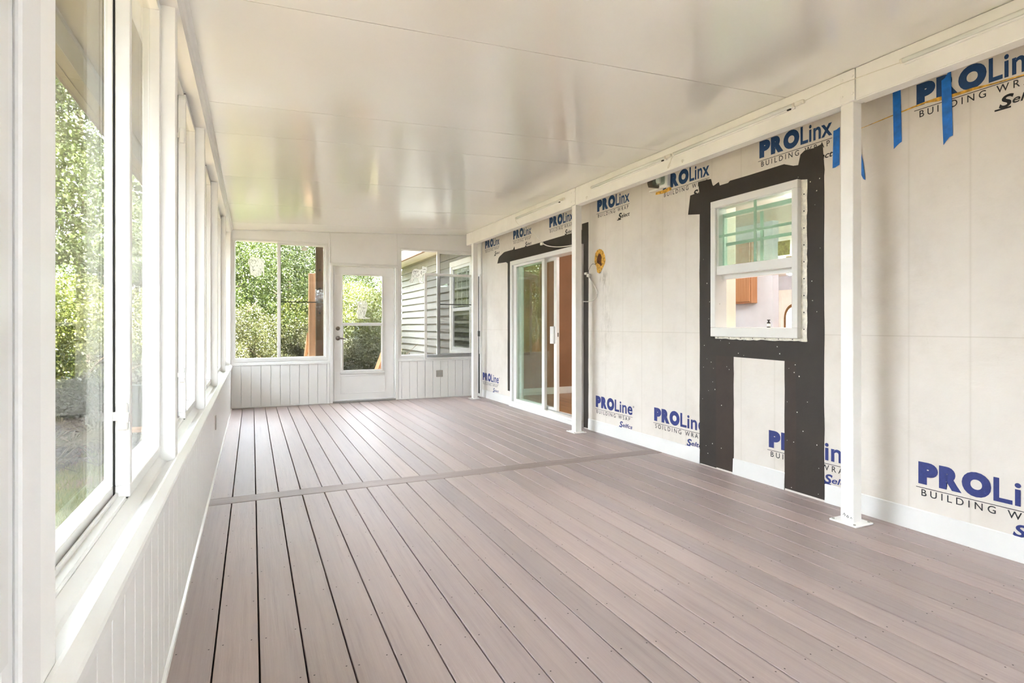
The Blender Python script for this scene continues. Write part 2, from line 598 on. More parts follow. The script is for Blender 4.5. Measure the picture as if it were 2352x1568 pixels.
for a, b in zip(seams[:-1], seams[1:]):
    for y in yrows:
        if y > STRIP[0] - 0.02 and y < STRIP[1] + 0.02: continue
        for x in (a + 0.022, b - 0.022):
            xx = x + random.uniform(-.006, .006); yy = y + random.uniform(-.012, .012)
            r = 0.0032
            gs.raw([(xx + r * math.cos(t), yy + r * math.sin(t), 0.0012) for t in (i * math.pi / 3 for i in range(6))], [(0, 1, 2, 3, 4, 5)])
sc_o = gs.build('screw_heads', M['screw'], floor)
sc_o['kind'] = 'stuff'

# ------------------------------------------------------------------ ceiling panels
ceiling = thing('ceiling', 'glossy embossed white ceiling panels sloping up to the house', 'ceiling', (1.6, 4, 2.5), kind='structure')
cs = [YN, -1.1, 0.13, 1.36, 2.593, 3.825, 4.412, 5.655, 6.93, 8.16, YF]
for a, b in zip(cs[:-1], cs[1:]):
    g = G()
    y0, y1 = a + 0.0022, b - 0.0022
    x0, x1 = XL - 0.02, XR
    z0, z1 = ceil_z(x0), ceil_z(x1)
    g.raw([(x0, y0, z0), (x1, y0, z1), (x1, y1, z1), (x0, y1, z0), (x0, y0, z0 + .03), (x1, y0, z1 + .03), (x1, y1, z1 + .03), (x0, y1, z0 + .03)],
          [(0, 1, 2, 3), (4, 7, 6, 5), (0, 4, 5, 1), (1, 5, 6, 2), (2, 6, 7, 3), (3, 7, 4, 0)])
    g.build('ceiling_panel', M['ceiling'], ceiling)
roof = thing('porch_roof', 'insulated porch roof with a shade-toned soffit overhanging the side windows', 'roof', (1.6, 4, 2.6), kind='structure')
g = G().raw([(-1.0, YN - .85, 2.56), (XR + .05, YN - .85, 2.72), (XR + .05, YF + .22, 2.72), (-1.0, YF + .22, 2.56), (-1.0, YN - .85, 2.68), (XR + .05, YN - .85, 2.84), (XR + .05, YF + .22, 2.84), (-1.0, YF + .22, 2.68)],
          [(0, 1, 2, 3), (4, 7, 6, 5), (0, 4, 5, 1), (1, 5, 6, 2), (2, 6, 7, 3), (3, 7, 4, 0)])
g.build('roof_slab', M['roof'], roof)
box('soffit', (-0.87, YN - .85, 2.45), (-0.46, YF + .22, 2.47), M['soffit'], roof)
box('soffit_strip', (-0.80, YN - .85, 2.425), (-0.715, YF + .22, 2.45), M['soffit_band'], roof, 0.006)  # grey strip running just below the soffit
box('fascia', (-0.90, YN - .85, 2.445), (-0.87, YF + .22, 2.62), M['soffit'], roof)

# ------------------------------------------------------------------ left wall: wainscot, sill, mullions, windows
wl = thing('wall_left', 'low white wall of vertical boards below the long row of side windows', 'wall', (XL, 4, 0), kind='structure')
box('wall_core', (-0.42, YN, -0.05), (XL - 0.012, YF, 0.585), M['white'], wl)
BW = 0.1265
me_b = G().box((0, 0, 0), (0.012, BW - 0.005, 0.572), 0.0028).mesh('wainscot_board')
ys = 1.168 - 0.0025
k0 = math.floor((YN - ys) / BW) + 1
locs = []
k = k0
while ys + (k + 1) * BW < YF - 0.02:
    locs.append((XL - 0.012, ys + k * BW + 0.0025, 0.008)); k += 1
copies('wainscot_board', me_b, locs, M['white'], wl)
G().prism([(XL, 0), (XL + 0.012, 0), (XL + 0.009, 0.008), (XL, 0.013)], 1, YN, YF).build('floor_bead', M['vinyl'], wl)
sill = G().prism([(-0.252, 0.572), (-0.250, 0.598), (-0.254, 0.604), (-0.276, 0.622), (-0.284, 0.622), (-0.290, 0.612), (-0.314, 0.608), (-0.322, 0.612), (-0.345, 0.630), (-0.460, 0.632), (-0.460, 0.572)], 1, YN, YF)
tag(sill.build('sill', M['white'], wl), 'white channelled window sill')
box('outlet_plate', (XL, 5.02, 0.335), (XL + 0.006, 5.09, 0.445), M['outlet'], wl, 0.002)
# header
box('header', (-0.46, YN, 2.458), (XL - 0.008, YF, 2.56), M['white'], wl)
G().prism([(XL - 0.01, 2.462), (XL + 0.004, 2.470), (XL + 0.012, 2.492), (XL + 0.030, 2.503), (XL - 0.01, 2.505)], 1, YN, YF).build('ceiling_bead', M['white'], wl)
MUL = [(1.045, 1.124), (2.668, 2.745), (4.222, 4.30), (5.75, 5.828), (7.50, 7.578)]
for a, b in MUL:
    box('mullion', (-0.345, a, 0.604), (-0.285, b, 2.475), M['post'], wl, 0.002)
# near jamb with its trim strips, close to the camera
jamb = thing('trim_1', 'wide stepped white jamb at the very left, nearest the camera', 'trim', (-0.3, 0.8, 0), kind='structure')
box('jamb_post', (-0.42, 0.70, 0.0), (-0.256, 0.916, 2.49), M['white'], jamb, 0.003)
box('jamb_fin', (-0.256, 0.846, 0.0), (-0.247, 0.9155, 2.49), M['white'], jamb, 0.003)
box('jamb_fin', (-0.256, 0.80, 0.0), (-0.2515, 0.826, 2.49), M['white'], jamb, 0.002)
box('strip', (-0.256, 0.70, 0.79), (-0.240, 0.786, 2.49), M['vinyl'], jamb, 0.003)

def ring(g, axis, t0, t1, u0, u1, z0, z1, wl_, wr, wb, wt, ch=0.002):
    def bx(ua, ub, za, zb):
        if axis == 0: g.box((t0, ua, za), (t1, ub, zb), ch)
        else: g.box((ua, t0, za), (ub, t1, zb), ch)
    bx(u0, u1, z0, z0 + wb); bx(u0, u1, z1 - wt, z1)
    bx(u0, u0 + wl_, z0 + wb, z1 - wt); bx(u1 - wr, u1, z0 + wb, z1 - wt)
    return g

ordn = ['nearest the camera', 'second from the camera', 'third from the camera', 'fourth from the camera', 'last before the far corner']
edges = [(b, c) for (a, b), (c, d) in zip(MUL[:-1], MUL[1:])] + [(7.578, YF - 0.02)]
wn = 1
def latch(parent, x, y, z):
    o = G().box((x - 0.014, y - 0.011, z - 0.042), (x + 0.012, y, z + 0.042), 0.004).build('latch', M['vinyl'], parent)
    g = G().box((x - 0.034, y - 0.006, z - 0.012), (x - 0.014, y - 0.001, z + 0.014), 0.001)
    g.box((x + 0.010, y - 0.020, z - 0.018), (x + 0.017, y - 0.002, z + 0.012), 0.002)
    for dz in (-0.032, 0.032):
        g.lathe([(0.005, 0), (0.005, -0.0018), (0.002, -0.0018)], (x - 0.001, y - 0.011, z + dz), 1, 8)
    g.build('latch_lever', M['vinyl'], parent)
    return o
def side_window(y0, y1, label):
    global wn
    win = thing('window_%d' % wn, label, 'window', (-0.4, (y0 + y1) / 2, 0.63), kind='structure')
    wn += 1
    z0, z1 = 0.630, 2.462
    ring(G(), 0, -0.396, -0.346, y0 - 0.012, y1 + 0.012, z0, z1, 0.028, 0.028, 0.014, 0.022).build('frame', M['vinyl'], win)
    for xx in (-0.372, -0.390):
        box('track', (xx, y0, z0 + 0.014), (xx + 0.006, y1, z0 + 0.026), M['vinyl'], win)
    ym = y0 + (y1 - y0) * 0.592
    # outer sash, near half
    s1 = ring(G(), 0, -0.399, -0.3787, y0 + 0.018, ym + 0.026, z0 + 0.016, z1 - 0.02, 0.03, 0.036, 0.03, 0.028).build('sash', M['vinyl'], win)
    box('pane', (-0.394, y0 + 0.045, z0 + 0.044), (-0.390, ym - 0.008, z1 - 0.046), M['glass'], s1)
    # inner sash, far half; its near stile faces the camera
    s2 = ring(G(), 0, -0.375, -0.336, ym, y1 - 0.004, z0 + 0.010, z1 - 0.012, 0.030, 0.026, 0.036, 0.030).build('sash', M['vinyl'], win)
    box('pane', (-0.372, ym + 0.026, z0 + 0.044), (-0.368, y1 - 0.026, z1 - 0.040), M['glass'], s2)
    g = G().box((-0.3785, ym - 0.0035, z0 + 0.016), (-0.3752, ym + 0.02, z1 - 0.02))
    g.box((-0.375, ym - 0.001, z1 - 0.014), (-0.336, ym + 0.02, z1 - 0.010))
    g.box((-0.375, ym - 0.001, z0 + 0.006), (-0.342, ym + 0.03, z0 + 0.010))
    g.build('gasket', M['gasket'], s2)
    latch(s2, -0.353, ym, 0.885)
    latch(s2, -0.353, ym, 2.215)
    return win
for (a, b), t in zip(edges, ordn):
    side_window(a, b, 'tall white sliding window in the side wall, ' + t)
box('wall_panel', (-0.42, YN, 0.60), (-0.30, 0.71, 2.49), M['white'], wl)
box('corner_post', (-0.345, YF - 0.045, 0.604), (-0.272, YF, 2.49), M['post'], wl, 0.002)

# ------------------------------------------------------------------ far wall
wf = thing('wall_far', 'white end wall around the glazed door and two end windows', 'wall', (1.6, YF, 0), kind='structure')
holes = [(-0.235, 1.022, 0.645, 2.385), (1.092, 2.045, 0.0, 2.085), (2.112, 3.385, 0.645, 2.385)]
wall_boxes(1, YF, YF + 0.10, -0.46, XR, -0.05, 2.66, holes).build('wall_face', M['white'], wf)
me_fb = G().box((0, 0, 0), (BW - 0.005, 0.012, 0.585), 0.0025).mesh('wainscot_board')
copies('wainscot_board', me_fb, [(XL + 0.0 + k * 0.1277, YF - 0.016, 0.012) for k in range(10)], M['white'], wf)
gx = G().box((XL + 10 * 0.1277, YF - 0.016, 0.012), (1.048, YF - 0.004, 0.597), 0.002)
gx.build('wainscot_board', M['white'], wf)
copies('wainscot_board', me_fb, [(2.135 + k * 0.1268, YF - 0.016, 0.012) for k in range(10)], M['white'], wf)
box('wainscot_board', (2.085, YF - 0.016, 0.012), (2.132, YF - 0.004, 0.597), M['white'], wf, 0.002)
for x0, x1 in ((XL, 1.052), (2.078, 3.40)):
    box('wainscot_cap', (x0, YF - 0.026, 0.597), (x1, YF, 0.618), M['white'], wf, 0.003)
    box('floor_bead', (x0, YF - 0.022, 0.0), (x1, YF - 0.002, 0.014), M['vinyl'], wf, 0.003)
for x in (1.052, 2.062):
    box('batten', (x - 0.008, YF - 0.006, 2.10), (x + 0.008, YF, ceil_z(x)), M['vinyl'], wf, 0.002)
g = G().raw([(XL, YF - 0.012, ceil_z(XL) - 0.014), (XR, YF - 0.012, ceil_z(XR) - 0.014), (XR, YF, ceil_z(XR) - 0.014), (XL, YF, ceil_z(XL) - 0.014), (XL, YF - 0.012, ceil_z(XL)), (XR, YF - 0.012, ceil_z(XR)), (XR, YF, ceil_z(XR)), (XL, YF, ceil_z(XL))],
            [(0, 1, 2, 3), (4, 7, 6, 5), (0, 4, 5, 1), (1, 5, 6, 2), (2, 6, 7, 3), (3, 7, 4, 0)])
g.build('ceiling_bead', M['vinyl'], wf)
op = thing('outlet', 'square grey outlet plate on the white boards right of the far door', 'outlet', (2.74, YF - 0.02, 0.39))
box('plate', (2.694, YF - 0.023, 0.335), (2.806, YF - 0.016, 0.440), M['outlet'], op, 0.003)
for x in (2.724, 2.764):
    box('socket', (x, YF - 0.026, 0.366), (x + 0.022, YF - 0.0225, 0.408), M['grey'], op, 0.001)

def end_window(label, x0, x1, xm, ids):
    global wn
    win = thing('window_%d' % wn, label, 'window', ((x0 + x1) / 2, YF, 0.65), kind='structure')
    wn += 1
    z0, z1 = 0.648, 2.383
    ring(G(), 1, YF - 0.006, YF + 0.105, x0, x1, z0, z1, 0.022, 0.030, 0.045, 0.026).build('frame', M['vinyl'], win)
    s1 = ring(G(), 1, YF + 0.050, YF + 0.078, x0 + 0.015, xm + 0.018, z0 + 0.03, z1 - 0.018, 0.014, 0.040, 0.022, 0.014).build('sash', M['vinyl'], win)
    box('pane', (x0 + 0.028, YF + 0.060, z0 + 0.048), (xm - 0.012, YF + 0.065, z1 - 0.028), M['glass'], s1)
    s2 = ring(G(), 1, YF + 0.014, YF + 0.042, xm - 0.026, x1 - 0.026, z0 + 0.03, z1 - 0.024, 0.046, 0.030, 0.030, 0.030).build('sash', M['vinyl'], win)
    box('pane', (xm + 0.012, YF + 0.024, z0 + 0.056), (x1 - 0.052, YF + 0.029, z1 - 0.050), M['glass'], s2)
    sc = G().box((xm, YF + 0.084, z0 + 0.04), (x1 - 0.03, YF + 0.085, z1 - 0.03)).build('insect_screen', M['screen'], win)
    G().box((xm, YF + 0.080, 1.502), (x1 - 0.03, YF + 0.090, 1.516)).build('screen_bar', M['gasket'], win)
    box('gasket', (xm + 0.018, YF + 0.016, z0 + 0.06), (xm + 0.024, YF + 0.032, z1 - 0.054), M['gasket'], win)
    box('gasket', (xm - 0.012, YF + 0.030, z1 - 0.028), (x1 - 0.03, YF + 0.044, z1 - 0.022), M['gasket'], win)
    return win
w_a = end_window('white sliding window in the end wall, left of the far door', -0.240, 1.024, 0.355, 1)
box('hang_tag', (0.665, YF + 0.018, 2.262), (0.735, YF + 0.022, 2.318), M['cable'], w_a)
end_window('white sliding window in the end wall, right of the far door', 2.112, 3.388, 2.748, 2)

# decals on the glass: flat frosted animal figures with darker lines
def inside(p, poly):
    c = False
    for i in range(len(poly)):
        (x1_, z1_), (x2_, z2_) = poly[i], poly[i - 1]
        if (z1_ > p[1]) != (z2_ > p[1]) and p[0] < (x2_ - x1_) * (p[1] - z1_) / (z2_ - z1_) + x1_: c = not c
    return c
def decal(label, cat, y, outline, lines, wd=0.004):
    rd = random.Random(len(outline))
    xs_ = [p[0] for p in outline]; zs_ = [p[1] for p in outline]
    lines = list(lines)
    k_ = 0
    while k_ < 46:
        p = (rd.uniform(min(xs_), max(xs_)), rd.uniform(min(zs_), max(zs_)))
        a_ = rd.uniform(-0.9, 0.9) + math.pi / 2
        l_ = rd.uniform(0.010, 0.030)
        q = (p[0] + l_ * math.cos(a_), p[1] + l_ * math.sin(a_))
        if inside(p, outline) and inside(q, outline):
            lines.append([p, q]); k_ += 1
    d = thing('glass_decal', label, cat, (outline[0][0], y, outline[0][1]))
    G().prism(outline, 1, y - 0.0015, y).build('frosted_shape', M['frost'], d)
    g = G()
    for ln in lines:
        for (xa, za), (xb, zb) in zip(ln[:-1], ln[1:]):
            dx, dz = xb - xa, zb - za
            L = math.hypot(dx, dz) or 1
            nx, nz = -dz / L * wd / 2, dx / L * wd / 2
            g.prism([(xa + nx, za + nz), (xb + nx, zb + nz), (xb - nx, zb - nz), (xa - nx, za - nz)], 1, y - 0.0022, y - 0.0015)
    g.build('etched_lines', M['frostline'], d)['kind'] = 'stuff'
    return d
yg1 = YF + 0.0595
decal('frosted front-facing big cat decal on the pane left of the far door', 'decal', yg1,
      [(-0.050, 2.068), (-0.046, 2.105), (-0.028, 2.118), (-0.012, 2.140), (0.006, 2.152), (0.024, 2.142), (0.045, 2.128), (0.070, 2.132), (0.098, 2.124), (0.130, 2.112), (0.152, 2.090), (0.158, 2.040), (0.154, 1.990), (0.160, 1.930), (0.158, 1.868), (0.146, 1.866), (0.140, 1.930), (0.128, 1.950), (0.120, 1.880), (0.098, 1.872), (0.060, 1.866), (0.044, 1.850), (0.020, 1.872), (-0.020, 1.880), (-0.030, 1.940), (-0.034, 2.010), (-0.050, 2.040)],
      [[(-0.03, 2.09), (-0.01, 2.10), (0.0, 2.08), (-0.01, 2.06), (-0.034, 2.05), (-0.03, 2.09)], [(0.02, 2.10), (0.045, 2.09), (0.05, 2.06), (0.03, 2.04)], [(-0.02, 2.03), (0.0, 2.0), (0.02, 2.0), (0.04, 2.02)], [(-0.03, 2.03), (-0.026, 1.96), (-0.015, 1.89)], [(0.085, 1.99), (0.105, 1.965), (0.12, 1.985), (0.115, 1.94), (0.10, 1.93), (0.11, 1.90)], [(0.12, 2.06), (0.128, 2.01), (0.142, 1.97)], [(0.0, 1.97), (0.02, 1.94), (0.035, 1.96)]])
decal('frosted walking bear-like cat decal on the pane right of the far door', 'decal', yg1,
      [(2.270, 1.870), (2.290, 1.845), (2.330, 1.838), (2.350, 1.900), (2.372, 1.930), (2.400, 1.930), (2.420, 1.880), (2.440, 1.842), (2.505, 1.842), (2.500, 1.862), (2.470, 1.880), (2.476, 1.930), (2.500, 1.980), (2.522, 2.000), (2.556, 2.030), (2.566, 2.070), (2.560, 2.112), (2.540, 2.104), (2.510, 2.112), (2.486, 2.116), (2.480, 2.088), (2.470, 2.066), (2.430, 2.060), (2.390, 2.072), (2.350, 2.064), (2.324, 2.030), (2.312, 1.980), (2.304, 1.920)],
      [[(2.35, 2.03), (2.38, 2.02), (2.385, 1.99), (2.36, 1.975), (2.345, 2.0), (2.35, 2.03)], [(2.34, 1.96), (2.352, 1.93)], [(2.40, 1.96), (2.42, 1.95), (2.43, 1.97), (2.415, 1.98)], [(2.49, 2.07), (2.51, 2.06), (2.53, 2.075)], [(2.50, 2.03), (2.52, 2.02), (2.54, 2.035)], [(2.46, 1.95), (2.455, 1.90), (2.48, 1.86)], [(2.47, 2.04), (2.465, 2.0), (2.485, 1.97)]])

# far door
d1 = thing('door_1', 'white end door with two stacked glass panes and lever handle', 'door', (1.57, YF, 0), kind='structure')
g = G()
g.box((1.052, YF - 0.020, 0.0), (1.100, YF + 0.002, 2.062), 0.003).box((2.036, YF - 0.020, 0.0), (2.082, YF + 0.002, 2.062), 0.003).box((1.052, YF - 0.020, 2.062), (2.082, YF + 0.002, 2.10), 0.003)
g.build('door_casing', M['vinyl'], d1)
g = G().box((1.092, YF + 0.002, 0.0), (1.112, YF + 0.10, 2.085)).box((2.022, YF + 0.002, 0.0), (2.045, YF + 0.10, 2.085)).box((1.112, YF + 0.002, 2.062), (2.022, YF + 0.10, 2.085))
g.build('door_jamb', M['vinyl'], d1)
box('threshold', (1.095, YF - 0.03, 0.0), (2.04, YF + 0.10, 0.028), M['grey'], d1, 0.004)
DY0, DY1 = YF + 0.020, YF + 0.062
slab = ring(G(), 1, DY0, DY1, 1.116, 2.018, 0.034, 2.056, 0.120, 0.180, 0.430, 0.130, 0.002).build('door_slab', M['white'], d1)
ring(G(), 1, DY0 - 0.010, DY0 + 0.004, 1.222, 1.850, 0.452, 1.945, 0.022, 0.020, 0.022, 0.020, 0.003).build('glazing_frame', M['vinyl'], slab)
box('meeting_rail', (1.232, DY0 - 0.008, 1.168), (1.842, DY1 - 0.010, 1.205), M['vinyl'], slab, 0.003)
ring(G(), 1, DY0 - 0.004, DY0 + 0.006, 1.236, 1.838, 0.470, 1.172, 0.018, 0.018, 0.018, 0.014, 0.002).build('lower_sash', M['vinyl'], slab)
box('sash_ledge', (1.205, DY0 - 0.014, 0.425), (1.880, DY0 + 0.004, 0.452), M['vinyl'], slab, 0.003)
box('pane', (1.240, DY0 + 0.014, 1.200), (1.836, DY0 + 0.019, 1.930), M['glass'], slab)
box('pane', (1.246, DY0 + 0.012, 0.480), (1.830, DY0 + 0.017, 1.172), M['glass'], slab)
G().box((1.246, DY0 + 0.030, 0.480), (1.830, DY0 + 0.031, 1.172)).build('insect_screen', M['screen'], slab)
ring(G(), 1, DY0 - 0.004, DY0 + 0.002, 1.210, 1.885, 0.130, 0.405, 0.012, 0.012, 0.012, 0.012, 0.002).build('kick_panel', M['white'], slab)
G().lathe([(0.030, 0), (0.031, -0.008), (0.022, -0.016), (0.012, -0.018)], (1.172, DY0, 1.118), 1, 18).build('deadbolt', M['nickel'], d1, True)
G().lathe([(0.033, 0), (0.034, -0.008), (0.020, -0.018), (0.013, -0.040)], (1.172, DY0, 0.972), 1, 18).build('rose', M['nickel'], d1, True)
G().tube([(1.172, DY0 - 0.040, 0.972), (1.20, DY0 - 0.046, 0.971), (1.25, DY0 - 0.046, 0.967), (1.285, DY0 - 0.042, 0.963)], 0.009, 8).build('lever', M['nickel'], d1, True)
yd = DY0 + 0.0135
decal('frosted sitting big cat decal on the upper pane of the far door', 'decal', yd,
      [(1.452, 1.300), (1.446, 1.360), (1.462, 1.420), (1.466, 1.480), (1.480, 1.520), (1.504, 1.540), (1.540, 1.548), (1.566, 1.540), (1.586, 1.556), (1.594, 1.535), (1.612, 1.506), (1.616, 1.470), (1.610, 1.440), (1.604, 1.400), (1.588, 1.350), (1.574, 1.300), (1.620, 1.284), (1.660, 1.282), (1.640, 1.268), (1.560, 1.262), (1.480, 1.268)],
      [[(1.48, 1.50), (1.495, 1.46), (1.51, 1.44)], [(1.535, 1.53), (1.54, 1.49), (1.55, 1.47), (1.57, 1.48)], [(1.57, 1.50), (1.59, 1.49), (1.60, 1.47)], [(1.54, 1.44), (1.565, 1.43), (1.59, 1.435)], [(1.50, 1.40), (1.515, 1.36), (1.52, 1.32)], [(1.54, 1.40), (1.55, 1.36)], [(1.575, 1.39), (1.56, 1.33), (1.555, 1.28)], [(1.465, 1.37), (1.47, 1.33)], [(1.60, 1.275), (1.64, 1.276)]])

# loose screen panel standing in the corner on the sill
sp = thing('screen_panel', 'white framed insect screen panel standing on the sill behind the far post', 'screen', (2.95, 8.72, 0.62))
ring(G(), 1, 8.712, 8.734, 2.488, 3.376, 0.622, 1.996, 0.038, 0.040, 0.030, 0.040, 0.002).build('screen_frame', M['vinyl'], sp)
G().box((2.52, 8.722, 0.65), (3.34, 8.723, 1.96)).build('screen_mesh', M['screen'], sp)
ct = thing('trim_2', 'white vertical corner channel with a black catch right of the farthest post', 'trim', (3.40, 8.65, 0), kind='structure')
box('channel', (3.392, 8.575, 0.0), (XR, 8.775, 2.62), M['vinyl'], ct, 0.003)
box('slot', (3.386, 8.622, 0.05), (3.3925, 8.668, 1.97), M['gasket'], ct)
box('lip', (3.380, 8.578, 0.70), (3.3925, 8.618, 2.00), M['vinyl'], ct, 0.002)
box('black_catch', (3.374, 8.582, 0.985), (3.3925, 8.665, 1.075), M['gasket'], ct, 0.002)

# ------------------------------------------------------------------ near wall (behind the camera)
wnr = thing('wall_near', 'white end wall with windows behind the camera', 'wall', (1.6, YN, 0), kind='structure')
wall_boxes(1, YN - 0.10, YN, -0.46, XR, -0.05, 2.66, [(1.80, 3.30, 0.65, 2.38)]).build('wall_face', M['white'], wnr)
for x0, x1 in ((1.80, 3.30),):
    win = thing('window_%d' % wn, 'white sliding window in the wall behind the camera', 'window', ((x0 + x1) / 2, YN, 0.65), kind='structure')
    wn += 1
    ring(G(), 1, YN - 0.10, YN + 0.005, x0, x1, 0.65, 2.38, 0.04, 0.04, 0.045, 0.04).build('frame', M['vinyl'], win)
    box('meeting_stile', ((x0 + x1) / 2 - 0.03, YN - 0.07, 0.695), ((x0 + x1) / 2 + 0.03, YN - 0.03, 2.34), M['vinyl'], win, 0.002)
    box('pane', (x0 + 0.03, YN - 0.052, 0.69), (x1 - 0.03, YN - 0.047, 2.345), M['glass'], win)

# ------------------------------------------------------------------ right wall: wrapped house wall
SL = (5.470, 7.425, 0.0, 2.088)       # sliding door opening
WO = (2.690, 3.470, 1.085, 2.150)     # window opening
wr = thing('wall_right', 'house wall covered in cream building wrap with blue printed lettering', 'wall', (XR, 4, 0), kind='structure')
wall_boxes(0, XR, XR + 0.15, YN, YF + 0.15, -0.05, 2.80, [SL, WO]).build('wrap_face', M['wrap'], wr)
# base flashing strip, broken by the door and the tape legs
for a, b in ((YN, 2.50), (2.81, 3.28), (3.64, 5.37), (7.43, YF)):
    G().prism([(XR, 0.0), (XR - 0.010, 0.0), (XR - 0.005, 0.118), (XR, 0.124)], 1, a, b).build('base_flashing', M['vinyl'], wr)

def text_mesh(txt, off, shear=0.0, spacing=1.0):
    cu = bpy.data.curves.new('t', 'FONT')
    cu.body = txt
    cu.size = 1.0
    cu.offset = off
    cu.shear = shear
    cu.space_character = spacing
    cu.resolution_u = 5
    o = bpy.data.objects.new('t', cu)
    COL.objects.link(o)
    dg = bpy.context.evaluated_depsgraph_get()
    me = bpy.data.meshes.new_from_object(o.evaluated_get(dg))
    bpy.data.objects.remove(o)
    bpy.data.curves.remove(cu)
    return me
CACHE = {}
def glyphs(key):
    if key not in CACHE:
        me = text_mesh(*key)
        co = np.array([v.co[:] for v in me.vertices])
        fs = [tuple(p.vertices) for p in me.polygons]
        bpy.data.meshes.remove(me)
        mn, mxx = co.min(0), co.max(0)
        CACHE[key] = ((co - mn) / np.maximum(mxx - mn, 1e-6), fs)
    return CACHE[key]
def heavy_word(name, y_left, z0, height, mat, parent, k=1.0, d=0.0012):
    """the three heavy capitals, each fitted to its own box so that they do not run together"""
    v, f = [], []
    for ch_, a_, b_ in (('P', 0.0, 0.097), ('R', 0.102, 0.208), ('O', 0.208, 0.336)):
        co, fs = glyphs((ch_, 0.085, 0.0, 1.0))
        ext = 0.003 if ch_ == 'O' else 0.0
        b0 = len(v)
        v += [(XR - d, y_left - (a_ + c[0] * (b_ - a_)) * k, z0 - ext + c[1] * (height + 2 * ext)) for c in co]
        f += [tuple(b0 + i for i in q) for q in fs]
    me = bpy.data.meshes.new(name)
    me.from_pydata(v, [], f)
    me.update()
    return link(name, me, mat, parent)
def word(name, txt, y_left, width, z0, height, mat, parent, off=0.0, shear=0.0, spacing=1.0, d=0.0012):
    key = (txt, off, shear, spacing)
    glyphs(key)
    co, fs = CACHE[key]
    v = [(XR - d, y_left - c[0] * width, z0 + c[1] * height) for c in co]
    me = bpy.data.meshes.new(name)
    me.from_pydata(v, [], fs)
    me.update()
    # face the room
    return link(name, me, mat, parent)

def logo(y, zb, low=False, tail='x', sub='BUILDING WRAP', sel='Select', n=1.0, skipP=False):
    ink = M['inklow'] if low else M['inktop']
    wl_ = 0.655 if low else 0.578
    pw = 0.345 if low else 0.335
    a = heavy_word('printed_logo', y, zb, 0.124, ink, wr, pw / 0.335)
    word('logo_ending', 'Lin' + tail, y - pw - 0.010, wl_ - pw - 0.010, zb, 0.122, ink, a, 0.02, 0, 1.04)
    G().box((XR - 0.0012, y - wl_, zb - 0.0222), (XR - 0.0004, y + 0.012, zb - 0.0188)).build('underline', M['ink'], a)
    word('tagline', sub, y - 0.016, (0.60 if low else 0.545), zb - 0.066, 0.038, M['ink'], a, 0.006, 0, 1.55)
    ys_ = y - (0.435 if low else 0.388)
    word('tagline', sel[0], ys_, 0.062, zb - 0.150, 0.064, ink if low else M['ink'], a, 0.03, 0.25)
    word('tagline', sel[1:], ys_ - 0.056, (0.165 if low else 0.140), zb - 0.140, 0.040, ink if low else M['ink'], a, 0.018, 0.25)
    G().box((XR - 0.0012, ys_ - 0.050, zb - 0.1565), (XR - 0.0004, ys_ + 0.018, zb - 0.148)).build('underline', ink if low else M['ink'], a)
    if low:
        G().lathe([(0.010, 0), (0.010, -0.0012)], (XR, y - wl_ - 0.016, zb + 0.085), 0, 10).build('mark', M['grey'], a)
    return a
for y in (8.450, 7.372, 6.285, 5.195, 4.112, 3.030, 1.941, 0.85, -0.24):
    logo(y, 2.398)
logo(8.555, 0.276, True, 'e', 'BUILDING WRAP', 'Select')
logo(5.223, 0.272, True, 'e', 'BUILDING WSAP', 'Selfcs')
logo(4.236, 0.272, True, 'e', 'SOILDING WRAP', 'Seltes')
logo(2.946, 0.276, True, 'e', 'BUILDING WRAP', 'Select')
logo(1.931, 0.270, True, 'e', 'BUILDING WRAP', 'Select')
logo(0.62, 0.270, True, 'e', 'BUILDING WRAP', 'Select')
# torn yellow crease near the top right and by the flood light
cr = [(2.30, 2.377), (2.244, 2.379), (2.07, 2.393), (1.96, 2.401), (1.893, 2.405), (1.83, 2.398), (1.753, 2.393), (1.66, 2.392), (1.58, 2.386), (1.449, 2.381), (1.2, 2.37)]
wd = [0.001, 0.002, 0.004, 0.006, 0.006, 0.014, 0.010, 0.009, 0.005, 0.004, 0.002]
pl = [(y, z + w_) for (y, z), w_ in zip(cr, wd)] + [(y, z - w_ * 0.6) for (y, z), w_ in list(zip(cr, wd))[::-1]]
G().prism(pl, 0, XR - 0.0016, XR - 0.0013).build('torn_crease', M['yellow'], wr)
G().prism([(4.215, 2.378), (4.21, 2.402), (4.10, 2.400), (4.03, 2.408), (3.995, 2.402), (3.998, 2.378), (4.08, 2.368), (4.15, 2.372)], 0, XR - 0.0016, XR - 0.001).build('torn_crease', M['yellow'], wr)

# lighting hole cut in the wall with wires
hole = thing('junction_hole', 'teardrop hole of bare yellow board cut in the wrap beside the sliding door', 'wall hole', (XR, 5.15, 1.72))
G().prism([(5.247, 1.866), (5.240, 1.92), (5.229, 1.955), (5.195, 1.982), (5.152, 1.990), (5.110, 1.980), (5.077, 1.956), (5.048, 1.91), (5.036, 1.858), (5.048, 1.82), (5.080, 1.785), (5.110, 1.755), (5.152, 1.724), (5.195, 1.742), (5.208, 1.80), (5.232, 1.83)], 0, XR - 0.002, XR).build('bare_board', M['yellow'], hole)
G().prism([(5.195, 1.889), (5.180, 1.92), (5.152, 1.940), (5.125, 1.93), (5.108, 1.899), (5.119, 1.85), (5.10, 1.815), (5.12, 1.80), (5.152, 1.825), (5.18, 1.835), (5.198, 1.855)], 0, XR - 0.003, XR - 0.002).build('cavity', M['holebrown'], hole)
cord = thing('cable_lead', 'thin white cable looping from the wall hole behind the middle post', 'cable', (XR, 5.3, 1.43))
